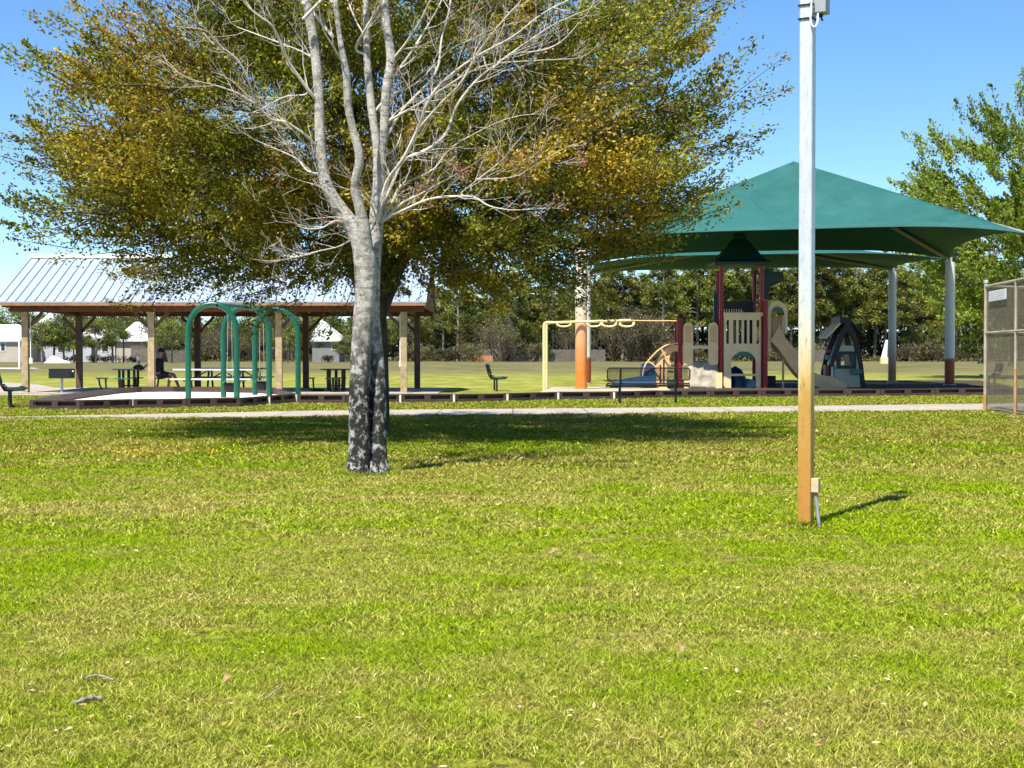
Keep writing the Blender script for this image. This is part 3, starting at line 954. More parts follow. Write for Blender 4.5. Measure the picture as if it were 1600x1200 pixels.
def proto(name, H, kind, seed):
    rng = np.random.default_rng(seed); pr = random.Random(seed)
    root = thing(name, (0, -500 - seed * 30, 0), name.replace('_', ' '), 'tree')
    tr = MB()
    C, Rd = [], []
    if kind == 'pine':
        limb(tr, [Vector((0, 0, -.1)), Vector((pr.uniform(-.2, .2), 0, H * .5)), Vector((pr.uniform(-.3, .3), 0, H * .97))], [.20, .15, .04], 6)
        nb = 13
        for i in range(nb):
            z0 = H * (.34 + .62 * (i + pr.uniform(-.3, .3)) / nb)
            k = 1 - (z0 / H - .34) / .66
            for q in range(pr.choice((2, 3, 4, 4, 5))):
                a = pr.uniform(0, 6.28)
                rr = (.35 + 2.5 * min(1, k * 1.8) * pr.uniform(.45, 1.1))
                e = Vector((math.cos(a) * rr, math.sin(a) * rr, z0 + .22 * rr + pr.uniform(-.2, .3)))
                tr.tube([(0, 0, z0 - .2), e], [.05, .02], 4)
                C.append(e); Rd.append(pr.uniform(.5, .95))
                if rr > 1.4:
                    C.append(e * .6 + Vector((0, 0, z0 * .4 + pr.uniform(0, .3)))); Rd.append(pr.uniform(.4, .7))
        C.append(Vector((0, 0, H))); Rd.append(.5)
        per, size, mt, bark = 110, .25, M['pine_leaf'], M['bark_grey']
    elif kind == 'broad':
        limb(tr, [Vector((0, 0, -.1)), Vector((.1, 0, H * .3)), Vector((0, .1, H * .6))], [.22, .16, .08], 6)
        for i in range(36):
            v = Vector((pr.gauss(0, 1), pr.gauss(0, 1), pr.gauss(0, 1))).normalized() * pr.uniform(.5, 1)
            e = Vector((v.x * H * .34, v.y * H * .3, H * .60 + v.z * H * .36))
            tr.tube([(0, 0, H * .35), e], [.05, .015], 4)
            C.append(e); Rd.append(pr.uniform(.08, .15) * H)
        per, size, mt, bark = 150, .27, M['far_leaf'], M['bark_grey']
    elif kind == 'shrub':
        for i in range(7):
            a = pr.uniform(0, 6.28)
            tr.tube([(0, 0, 0), (math.cos(a) * H * .4, math.sin(a) * H * .3, H * .8)], [.04, .01], 4)
        for i in range(26):
            a = pr.uniform(0, 6.28); q = pr.random() ** .5
            C.append(Vector((math.cos(a) * q * H * .7, math.sin(a) * q * H * .5, H * (.18 + .72 * pr.random() * (1 - .5 * q))))); Rd.append(pr.uniform(.12, .22) * H)
        per, size, mt, bark = 110, .17, M['shrub_leaf'], M['bark_grey']
    elif kind == 'bare':
        barebark = M['bark_brown']
        tips = []
        for i in range(46):
            a = pr.uniform(0, 6.28); q = pr.uniform(.15, .75)
            e = Vector((math.cos(a) * q * H, math.sin(a) * q * H * .7, H * pr.uniform(.5, 1.0) * (1.1 - .5 * q)))
            m = e * .5 + Vector((0, 0, H * .08))
            tr.tube([(0, 0, 0), m, e], [.06, .035, .01], 4)
            for k in range(5):
                s = e.lerp(m, pr.random())
                e2 = s + Vector((pr.gauss(0, .22) * H * .6, pr.gauss(0, .2) * H * .6, pr.uniform(.02, .25) * H))
                tr.tube([s, e2], [.022, .006], 3)
                C.append(e2); Rd.append(.10 * H)
        per, size, mt, bark = 12, .16, M['shrub_leaf'], barebark
    tr.build('trunk', bark, root, True)
    link('crown', clumps_mesh('crown', C, Rd, per, size, rng), mt, root)
    return root

def wood():
    pr = random.Random(77)
    kinds = {
        'pine': [proto('pine_tree', 15, 'pine', s) for s in (1, 2, 3)],
        'broad': [proto('leafy_tree', 10, 'broad', s) for s in (4, 5, 6)],
        'shrub': [proto('shrub', 3.2, 'shrub', s) for s in (7, 8)],
        'bare': [proto('bare_shrub', 4.5, 'bare', s) for s in (9, 10)]}
    used = set()
    cats = {'pine': 'pine tree', 'broad': 'tree', 'shrub': 'shrub', 'bare': 'shrub'}
    groups = {'pine': 'pines of the wood beyond the field', 'broad': 'leafy trees of the wood beyond the field', 'shrub': 'shrubs along the far edge of the field', 'bare': 'bare grey shrubs along the far edge of the field'}
    def zone(px):
        for lim, nm in ((50, 'left of the first pavilion post'), (240, 'behind the white roofed houses on the left'), (300, 'behind the seated person'), (470, 'seen through the green swing arches'), (640, 'seen under the pavilion beside the pale trunk'),
                        (720, 'just right of the pavilion'), (850, 'between pavilion and overhead ladder'), (1050, 'behind the overhead ladder'), (1130, 'behind the climbing wall'), (1250, 'behind the red post tower'), (1370, 'behind the small playhouse'), (1480, 'between the two right canopy posts')):
            if px < lim: return nm
        return 'near the chain link fence'
    words = {'pine': 'tall pine in the far wood, ', 'broad': 'round leafy tree in the far wood, ', 'shrub': 'low olive brown shrub at the field edge, ', 'bare': 'leafless grey shrub at the field edge, '}
    def place(kind, px, D, H, wide=1.0):
        p = pr.choice(kinds[kind])
        H0 = {'pine': 15, 'broad': 10, 'shrub': 3.2, 'bare': 4.5}[kind]
        loc = ((px - 800) * D / F, D, 0)
        s = H / H0
        sc = (s * wide, s * wide, s)
        rz = pr.uniform(0, 6.28)
        lab = words[kind] + zone(px)
        if p.name not in used:
            used.add(p.name)
            p.location = loc; p.rotation_euler = (0, 0, rz); p.scale = sc
            p['label'] = lab; p['group'] = groups[kind]; p['category'] = cats[kind]
        else:
            o = dup(p, loc, rz, lab, groups[kind], sc)
            o['category'] = cats[kind]
    # pines, right of the pavilion
    for i in range(84):
        px = 690 + 900 * (i + pr.uniform(-.4, .4)) / 84
        D = pr.uniform(246, 276)
        H = pr.uniform(16.3, 19.5) if px > 940 else pr.uniform(13.0, 16.0)
        if 900 < px < 1010: H *= .93
        place('pine', px, D, H, pr.uniform(1.0, 1.35))
    for i in range(14):
        place('broad', pr.uniform(670, 910), pr.uniform(244, 262), pr.uniform(8, 12.5))
    for i in range(9):
        place('broad', pr.uniform(1000, 1560), pr.uniform(243, 250), pr.uniform(4.5, 8))
    # lower trees behind houses and pavilion
    for i in range(34):
        px = -60 + 740 * (i + pr.uniform(-.4, .4)) / 34
        place('broad', px, pr.uniform(250, 272), pr.uniform(8.0, 11.0))
    for px, H in ((66, 6.2), (84, 7.6), (100, 6.6), (116, 5.6), (150, 6.5), (176, 6.8), (250, 7.2), (268, 6.2), (450, 6.5), (540, 4.2), (480, 6.6)):
        place('broad', px, pr.uniform(206, 212), H, 1.25)
    # shrubs along the field edge
    for px in (40, 60, 75, 300, 318, 380, 400, 430, 445, 505, 640, 655, 672, 690, 705, 722, 735, 828, 1000, 1020, 1045, 1070, 1090, 1215, 1240, 1280, 1400, 1440, 1470, 1500, 1525):
        place('shrub', px + pr.uniform(-6, 6), pr.uniform(232, 242), pr.uniform(2.2, 4.2), pr.uniform(.9, 1.4))
    for px, H in ((322, 5.0), (345, 6.0), (368, 5.4), (395, 5.0), (770, 7.0), (785, 6.5), (890, 6.0), (960, 7.5), (985, 9.0), (1012, 8.0), (1030, 6.5)):
        place('bare', px, pr.uniform(234, 240), H, .8)
    # undergrowth and far leaf mass behind
    rng = np.random.default_rng(8)
    n = 200000
    x = rng.uniform(-105, 105, n)
    y = rng.uniform(262, 292, n)
    hmax = np.where(x < -12, 8.0, np.where(x < 16, 13.0, 17.0)) * (0.75 + .25 * np.sin(x * .9) * np.sin(x * .37 + 1))
    z = np.where(rng.random(n) < .5, rng.random(n) * hmax, rng.random(n) * 5.5)
    C = np.stack([x, y, z], 1)
    L = rng.uniform(.3, .65, n)
    o = link('far_woods', leaf_mesh('far_woods', C, rng.normal(size=(n, 3)), L, L * .6, rng), M['dark_leaf'])
    tag(o, 'dark mass of woodland behind the nearer pines', 'woods', kind='stuff')
    n = 9000
    x = rng.uniform(-95, 95, n); y = rng.uniform(243, 250, n)
    z = rng.random(n) ** 1.4 * (1.6 + .9 * np.sin(x * .7) * np.sin(x * .23))
    L = rng.uniform(.25, .5, n)
    o = link('undergrowth', leaf_mesh('undergrowth', np.stack([x, y, z], 1), rng.normal(size=(n, 3)), L, L * .6, rng), M['shrub_leaf'])
    tag(o, 'low scrub along the far edge of the field', 'undergrowth', kind='stuff')
wood()

# ================================================================ HOUSES AND FAR THINGS
def house(label, px0, px1, eave_y, D, wallm, ridge, depth=9.0, wins=(), doors=(), over=.5, roofm=None):
    """ridge: (px0, px1, py) of the ridge line; hip ends where it is shorter than the wall"""
    s = F / D
    x0, x1 = (px0 - 800) / s, (px1 - 800) / s
    cx = (x0 + x1) / 2
    root = thing('house', (cx, D, 0), label, 'house', 'houses beyond the field')
    he = (YH - eave_y) / s + HCAM
    hr = (YH - ridge[2]) * (D + depth / 2) / F + HCAM
    w = MB(); w.bx(x0 - cx, x1 - cx, 0, depth, 0, he)
    wall = w.build('wall', wallm, root)
    r0, r1 = (ridge[0] - 800) * (D + depth / 2) / F - cx, (ridge[1] - 800) * (D + depth / 2) / F - cx
    a, b = x0 - cx - over, x1 - cx + over
    f0, f1 = -over, depth + over
    ez = he + .02
    V = [(a, f0, ez), (b, f0, ez), (b, f1, ez), (a, f1, ez), (r0, depth / 2, hr), (r1, depth / 2, hr),
         (a, f0, ez - .18), (b, f0, ez - .18), (b, f1, ez - .18), (a, f1, ez - .18)]
    rf = MB()
    rf.add(V, [(0, 1, 5, 4), (1, 2, 5), (2, 3, 4, 5), (3, 0, 4), (0, 6, 7, 1), (1, 7, 8, 2), (2, 8, 9, 3), (3, 9, 6, 0), (6, 9, 8, 7)])
    rf.build('roof', roofm or M['house_roof'], root)
    for (p0, p1, y0, y1) in wins:
        q0, q1 = (p0 - 800) / s - cx, (p1 - 800) / s - cx
        z1, z0 = (YH - y0) / s + HCAM, (YH - y1) / s + HCAM
        m = MB()
        t = .1
        m.bx(q0 - t, q1 + t, -.06, 0, z1, z1 + t).bx(q0 - t, q1 + t, -.06, 0, z0 - t, z0).bx(q0 - t, q0, -.06, 0, z0, z1).bx(q1, q1 + t, -.06, 0, z0, z1)
        fr = m.build('window', M['white_paint'], root)
        g = MB(); g.bx(q0, q1, -.03, 0, z0, z1); g.build('pane', M['window'], fr)
    for (p0, p1, y0) in doors:
        q0, q1 = (p0 - 800) / s - cx, (p1 - 800) / s - cx
        m = MB(); m.bx(q0, q1, -.04, 0, 0.05, (YH - y0) / s + HCAM)
        m.build('door', M['window'], root)
    return root
house('long low house with white roof at the left edge beyond the goal', -90, 42, 530, 226, M['house_beige'], (-60, 30, 507), wins=((2, 8, 536, 548),))
house('house with steep white roof behind the first pavilion post', 36, 92, 529, 231, M['house_white'], (78, 82, 489), wins=())
house('pale grey house with dark window, door and porch beyond the grill', 84, 180, 530, 224, M['house_white'], (102, 166, 514), wins=((91, 100, 533, 550), (160, 169, 532, 549)), doors=((143, 149, 535),))
house('beige house with tall white hipped roof left of the seated person', 182, 234, 532, 222, M['house_beige'], (212, 218, 503), wins=())
house('small grey house with pointed white roof between dark post and pale trunk', 488, 530, 532, 228, M['house_grey'], (500, 504, 499), wins=((519, 524, 536, 546),))
house('white roofed house mostly hidden by trees right of the pavilion', 748, 790, 540, 258, M['house_grey'], (756, 775, 520))

def wood_fence(label, px0, px1, top, D):
    s = F / D
    x0, x1 = (px0 - 800) / s, (px1 - 800) / s
    root = thing('wooden_fence', (x0, D, 0), label, 'fence')
    h = (YH - top) / s + HCAM
    m = MB(); x = 0; pr = random.Random(int(px0))
    while x < x1 - x0:
        m.bx(x, x + .15, 0, .03, 0, h * pr.uniform(.97, 1.02)); x += .17
    m.build('boards', M['fence_wood'], root)
    p = MB(); p.bx(0, x1 - x0, .03, .08, .5, .6).bx(0, x1 - x0, .03, .08, h - .5, h - .4)
    p.build('rails', M['fence_wood'], root)
M['fence_wood'] = simple('grey_fence_boards', (0.13, 0.11, 0.09), 0.85, var=0.3, scale=1.5)
wood_fence('weathered board fence between beige house and seated person', 205, 232, 540, 221)
wood_fence('grey board fence behind the first swing arch', 252, 296, 547, 228)
wood_fence('grey board fence in front of the wood, left of the overhead ladder', 745, 850, 545, 236.5)
wood_fence('grey board fence between the thick canopy post and bare shrub', 858, 945, 546, 236.5)
wood_fence('grey board fence behind the small playhouse', 1240, 1300, 546, 238)

def misc_far():
    # goal
    D = 120.0; s = F / D
    x1 = (30.5 - 800) / s; x0 = x1 - 7.3
    root = thing('soccer_goal', (x1, D, 0), 'white football goal frame on the field at the left edge', 'goal')
    r = .085
    zt = (YH - 533) / s + HCAM
    m = MB(); m.tube([(0, 0, 0), (0, 0, zt)], r, 8); m.build('post', M['white_paint'], root)
    m = MB(); m.tube([(x0 - x1, 0, 0), (x0 - x1, 0, zt)], r, 8); m.build('post', M['white_paint'], root)
    m = MB(); m.tube([(x0 - x1 - r, 0, zt), (r, 0, zt)], r, 8); m.build('crossbar', M['white_paint'], root)
    m = MB(); m.tube([(0, 0, .05), (1.0, 1.8, .05), (x0 - x1 - 1.0, 1.8, .05), (x0 - x1, 0, .05)], .05, 6); m.tube([(x0 - x1, 0, .06), (0, 0, .06)], .06, 6)
    m.build('ground_bar', M['white_paint'], root)
    # topiary-like small tree by the beige house
    D = 213; s = F / D
    x = (193 - 800) / s
    root = thing('lollipop_tree', (x, D, 0), 'small dark tree with round head on thin stem before the beige house', 'tree')
    m = MB(); m.tube([(0, 0, 0), (.05, 0, 1.6), (0, 0, 3.6)], [.14, .11, .09], 6); m.build('trunk', M['bark_dark'], root)
    rng = np.random.default_rng(4)
    link('crown', clumps_mesh('crown', [(0, 0, 3.9), (.1, 0, 4.2), (-.2, .1, 3.7)], [.5, .4, .4], 160, .16, rng, 1.2), M['dark_leaf'], root)
    # dark hedge clumps before the pale house
    for i, (px, h) in enumerate(((110, 1.0), (145, 1.1), (156, .8), (176, 1.3), (202, 1.0), (512, 1.1))):
        D = 214 + i * .6; s = F / D
        c = MB()
        root = thing('dark_bush', ((px - 800) / s, D, 0), ('dark low bush by the pale grey house wall' if px < 190 else 'dark low bush under the small round tree' if px < 300 else 'dark low bush before the small grey house'), 'bush', 'dark bushes by the far houses')
        rng = np.random.default_rng(100 + i)
        cs = [(rng.uniform(-.9, .9), rng.uniform(-.3, .3), h * rng.uniform(.3, .75)) for k in range(9)]
        c.tube([(0, 0, 0), (0, 0, h * .5)], .05, 5); c.build('stem', M['bark_dark'], root)
        link('crown', clumps_mesh('crown', cs, [.5 * h] * 9, 60, .2, rng), M['dark_leaf'], root)
    # white sheeting heap
    D = 205; s = F / D
    x = (90 - 800) / s
    root = tag(MB().add(*heap()).build('covered_heap', M['white_paint'], smooth=True), 'low heap under white sheeting at the field edge by the houses', 'heap')
    root.location = (x, D, 0)
    # utility pole
    D = 236; x = (795 - 800) * D / F
    m = MB(); m.tube([(0, 0, 0), (0, 0, 7.8)], [.14, .10], 8)
    root = thing('utility_pole', (x, D, 0), 'dark bare utility pole at the wood edge', 'pole')
    m.build('pole', M['bark_dark'], root)
    m = MB(); m.bx(-.7, .7, -.05, .05, 7.2, 7.35); m.build('crossarm', M['bark_dark'], root)
    # orange boards
    D = 232; s = F / D; x0 = (738 - 800) / s
    m = MB()
    for k in range(4):
        m.bx(0, 3.2, -.03 + .004 * k, .03 + .004 * k, .04 + .24 * k, .26 + .24 * k)
    m.bx(0, .1, .05, 2.0, 0, .95).bx(3.1, 3.2, .05, 2.0, 0, .95)
    o = tag(m.build('planter', M['orange_wood']), 'low orange brown board planter at the wood edge', 'planter')
    o.location = (x0, D, 0)
    # white slanted panel with yellow foot
    D = 190; s = F / D; x = (1382 - 800) / s
    root = thing('leaning_panel', (x, D, 0), 'slender white slanted panel with yellow foot beside the far canopy post', 'panel')
    z = lambda y: (YH - y) / s + HCAM
    X = lambda p: (p - 1382) / s
    m = MB(); m.prism([(X(1377), 0, z(558)), (X(1386), 0, z(558)), (X(1387), 0, z(531)), (X(1384), 0, z(531))], (0, .15, 0)); m.build('panel', M['white_paint'], root)
    m = MB(); m.bx(X(1376), X(1387), -.2, .35, 0, z(558)); m.build('foot', M['pale_yellow'], root)

def heap():
    rng = random.Random(2)
    v, f = [], []
    nx, ny = 10, 5
    for j in range(ny):
        for i in range(nx):
            u, w = i / (nx - 1), j / (ny - 1)
            z = max(0, math.sin(math.pi * w) * (math.sin(math.pi * min(u * 1.6, 1)) if u < .31 else (1 - (u - .31) / .69)) * 1.05 + (rng.uniform(-.08, .1) if 0 < j < ny - 1 and 0 < i < nx - 1 else 0)) - .02
            v.append((-1.6 + 3.4 * u, -1 + 2 * w, z))
    for j in range(ny - 1):
        for i in range(nx - 1):
            a = j * nx + i
            f.append((a, a + 1, a + nx + 1, a + nx))
    return v, f
misc_far()

# ================================================================ PAVILION
def pavilion():
    root = thing('picnic_pavilion', (-9.4, 49.8, 0), 'open picnic pavilion with silver metal roof on wooden posts', 'pavilion')
    ox, oy = -9.4, 49.8
    x0, x1 = -16.15 - ox, -2.68 - ox
    ye, yr, yb = 46.3 - oy, 0.0, 53.3 - oy
    ze, zr = 2.86, 4.47
    th = .035
    m = MB()
    for a, b in ((ye, yr), (yb, yr)):
        m.add([(x0, a, ze), (x1, a, ze), (x1, b, zr), (x0, b, zr), (x0, a, ze + th), (x1, a, ze + th), (x1, b, zr + th), (x0, b, zr + th)],
              [(0, 3, 2, 1), (4, 5, 6, 7), (0, 1, 5, 4), (1, 2, 6, 5), (3, 0, 4, 7)])
    m.build('roof', M['roof_metal'], root)
    m = MB()
    sl = Vector((0, yr - ye, zr - ze)).normalized()
    k = 0
    x = x0 + .02
    while x < x1:
        for a in (ye, yb):
            nrm = Vector((0, -(zr - ze) if a < 0 else (zr - ze), yr - ye)).normalized()
            m.bar(Vector((x, a, ze + th)) + nrm * .022, Vector((x, yr, zr + th)) + nrm * .022, .030, .045)
        x += .30
    m.build('roof_seams', M['roof_metal'], root)
    m = MB()
    m.prism([(x0 - .03, -.18, zr - .01), (x0 - .03, -.17, zr + .05), (x0 - .03, 0, zr + .13), (x0 - .03, .17, zr + .05), (x0 - .03, .18, zr - .01)], (x1 - x0 + .06, 0, 0))
    m.build('ridge_cap', M['white_paint'], root)
    # timber deck under the sheets
    m = MB()
    for a, b in ((ye + .06, yr), (yb - .06, yr)):
        m.add([(x0 + .06, a, ze - .02), (x1 - .06, a, ze - .02), (x1 - .06, b, zr - .03), (x0 + .06, b, zr - .03)], [(0, 1, 2, 3)])
    for i in range(24):
        x = x0 + .4 + (x1 - x0 - .8) * i / 23
        m.bar((x, ye + .1, ze - .1), (x, yr, zr - .12), .05, .14)
        m.bar((x, yb - .1, ze - .1), (x, yr, zr - .12), .05, .14)
    m.build('rafters', M['wood_dark'], root)
    m = MB()
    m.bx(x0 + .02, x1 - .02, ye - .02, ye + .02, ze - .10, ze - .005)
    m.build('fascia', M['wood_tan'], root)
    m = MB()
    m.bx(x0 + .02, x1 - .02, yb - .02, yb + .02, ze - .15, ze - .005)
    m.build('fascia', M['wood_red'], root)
    yf, yk = 46.88 - oy, 52.6 - oy
    for y in (yf, yk):
        m = MB()
        m.bx(x0 + .25, x1 - .12, y - .06, y + .06, 2.58, 2.88)
        m.build('beam', M['wood_red'], root)
    # gable boards
    for x in (x0 + .12, x1 - .14):
        m = MB()
        m.prism([(x, ye + .12, ze - .14), (x, yb - .12, ze - .14), (x, 0, zr - .08)], (.05, 0, 0))
        m.build('gable', M['wood_red'], root)
    s = F / 46.88
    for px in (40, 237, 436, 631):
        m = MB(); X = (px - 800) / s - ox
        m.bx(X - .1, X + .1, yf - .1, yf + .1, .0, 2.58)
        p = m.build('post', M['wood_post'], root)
        b = MB()
        for d in (-1, 1):
            if X + d * .6 < x0 + .3 or X + d * .6 > x1 - .2: continue
            b.bar((X + d * .1, yf, 2.1), (X + d * .55, yf, 2.57), .08, .1)
        b.build('brace', M['wood_dark'], p)
    s = F / 52.6
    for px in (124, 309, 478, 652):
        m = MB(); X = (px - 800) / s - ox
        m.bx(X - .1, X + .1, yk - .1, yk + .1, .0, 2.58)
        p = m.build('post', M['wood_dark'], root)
        b = MB()
        for d in (-1, 1):
            if X + d * .6 > x1 - .2: continue
            b.bar((X + d * .1, yk, 2.05), (X + d * .58, yk, 2.57), .08, .1)
        b.build('brace', M['wood_dark'], p)
    # tie beams
    for px in (40, 237, 436, 631):
        m = MB()
        X = (px - 800) * 46.88 / F - ox
        m.bx(X - .05, X + .05, yf + .065, yk - .065, 2.62, 2.84)
        m.build('tie_beam', M['wood_dark'], root)
    # socket conduit on two posts
    for px, zb in ((47, .95), (625, .85)):
        X = (px - 800) * 46.78 / F - ox
        m = MB()
        m.tube([(X, yf - .03, 2.5), (X, yf - .03, zb + .1)], .018, 6)
        m.bx(X - .035, X + .07, yf - .09, yf + .0, zb, zb + .17)
        m.build('socket', M['white_paint'], root)
pavilion()

# ---------------------------------------------------------------- tables
def pedestal_table(loc, label, rz=0.0, top=None):
    root = thing('pedestal_table', loc, label, 'table', 'four seat pedestal tables', rz)
    m = MB(); m.disc((0, 0), .52, .70, .735, 20); m.build('tabletop', top or M['green_plastic'], root)
    m = MB()
    for a in (45, 135, 225, 315):
        q = R(a)
        c, s_ = math.cos(q), math.sin(q)
        m.tube([(c * .34, s_ * .34, .70), (c * .34, s_ * .34, .35), (c * .32, s_ * .32, .03)], .045, 6)
    m.tube([(.24, .24, .19), (-.24, -.24, .19)], .025, 6); m.tube([(-.24, .24, .19), (.24, -.24, .19)], .025, 6)
    m.tube([(0, 0, .70), (0, 0, .03)], .05, 8)
    m.build('pedestal', M['black_metal'], root)
    for a in (0, 90, 180, 270):
        q = R(a); c, s_ = math.cos(q), math.sin(q)
        st = MB()
        st.box((c * .86, s_ * .86, .43), (.30 if a % 180 == 0 else .46, .46 if a % 180 == 0 else .30, .035))
        so = st.build('seat', top or M['green_plastic'], root)
        lg = MB()
        for d in (-.11, .11):
            lg.tube([(c * (.86 + d), s_ * (.86 + d), .41), (c * (.84 + d * .9), s_ * (.84 + d * .9), .2), (c * (.78 + d * .6), s_ * (.78 + d * .6), .05), (c * .4, s_ * .4, .03)], .03, 6)
        lg.build('seat_leg', M['black_metal'], so)
    return root
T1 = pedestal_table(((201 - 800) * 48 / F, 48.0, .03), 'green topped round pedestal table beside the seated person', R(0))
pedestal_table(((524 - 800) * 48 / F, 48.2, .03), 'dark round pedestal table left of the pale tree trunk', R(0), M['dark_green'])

def long_table(loc, label, top, L=2.45, rz=0):
    root = thing('picnic_table', loc, label, 'picnic table', 'long picnic tables under the pavilion', rz)
    m = MB()
    for k in range(3):
        m.bx(-L / 2, L / 2, -.36 + .245 * k, -.36 + .245 * k + .23, .70, .74)
    m.build('tabletop', top, root)
    for y in (-.68, .68):
        m = MB(); m.bx(-L / 2, L / 2, y - .12, y + .12, .40, .44); m.build('seat', top, root)
    m = MB()
    for x in (-L * .33, L * .33):
        m.bar((x, -.7, .37), (x, .7, .37), .06, .05)
        m.bar((x, -.45, .03), (x, -.22, .69), .06, .05); m.bar((x, .45, .03), (x, .22, .69), .06, .05)
        m.bar((x, -.3, .67), (x, .3, .67), .06, .04)
        m.bar((x * .9, 0, .40), (x * .3, 0, .68), .04, .04)
        m.bar((x, -.72, .03), (x, -.4, .03), .06, .05); m.bar((x, .72, .03), (x, .4, .03), .06, .05)
    m.bx(-L * .33, L * .33, -.02, .02, .385, .415)
    m.build('frame', M['black_metal'], root)
    return root
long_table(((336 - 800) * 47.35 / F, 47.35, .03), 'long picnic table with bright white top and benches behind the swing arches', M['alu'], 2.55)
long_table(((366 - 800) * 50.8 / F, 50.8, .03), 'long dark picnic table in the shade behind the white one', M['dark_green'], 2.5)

# bottle and bag on the green table
def table_things():
    c = Vector(((217 - 800) * 47.85 / F, 47.85, .765))
    m = MB(); m.tube([(0, 0, 0), (0, 0, .20), (0, 0, .25), (0, 0, .30)], [.055, .055, .03, .025], 12)
    root = thing('water_bottle', c, 'clear green bottle with white cap on the green table', 'bottle')
    m.build('body', simple('pale_green_bottle', (.28, .42, .36), .25), root)
    m = MB(); m.tube([(-.03, 0, .28), (-.03, 0, .40)], [.045, .035], 10); m.build('cap', M['white_paint'], root)
    m = MB()
    pts = []
    for i in range(9):
        t = i / 8
        pts.append(((t - .5) * .34, 0, .05 + .03 * math.sin(math.pi * t)))
    m.tube(pts, [.02, .055, .07, .075, .07, .075, .065, .05, .02], 10)
    o = tag(m.build('bag', M['cloth'], smooth=True), 'small black bag lying on the green table by the bottle', 'bag')
    o.location = c + Vector((.02, -.13, -.015))
table_things()

# ---------------------------------------------------------------- seated person
def skin_obj(name, chains, mat, parent, sub=2):
    """chains: list of [(x,y,z,r), ...]; equal points are shared"""
    verts, rad, edges, idx = [], [], [], {}
    for ch in chains:
        prev = None
        for p in ch:
            k = tuple(round(c, 4) for c in p[:3])
            if k not in idx:
                idx[k] = len(verts); verts.append(p[:3]); rad.append(p[3] if hasattr(p[3], '__len__') else (p[3], p[3]))
            if prev is not None: edges.append((prev, idx[k]))
            prev = idx[k]
    me = bpy.data.meshes.new(name)
    me.from_pydata(verts, edges, [])
    o = bpy.data.objects.new(name, me)
    COL.objects.link(o)
    if parent: o.parent = parent
    me.materials.append(mat)
    md = o.modifiers.new('skin', 'SKIN'); md.use_smooth_shade = True
    sv = me.skin_vertices[0].data
    for i, r in enumerate(rad):
        sv[i].radius = r; sv[i].use_root = (i == 0)
    sd = o.modifiers.new('sub', 'SUBSURF'); sd.levels = sub; sd.render_levels = sub
    return o

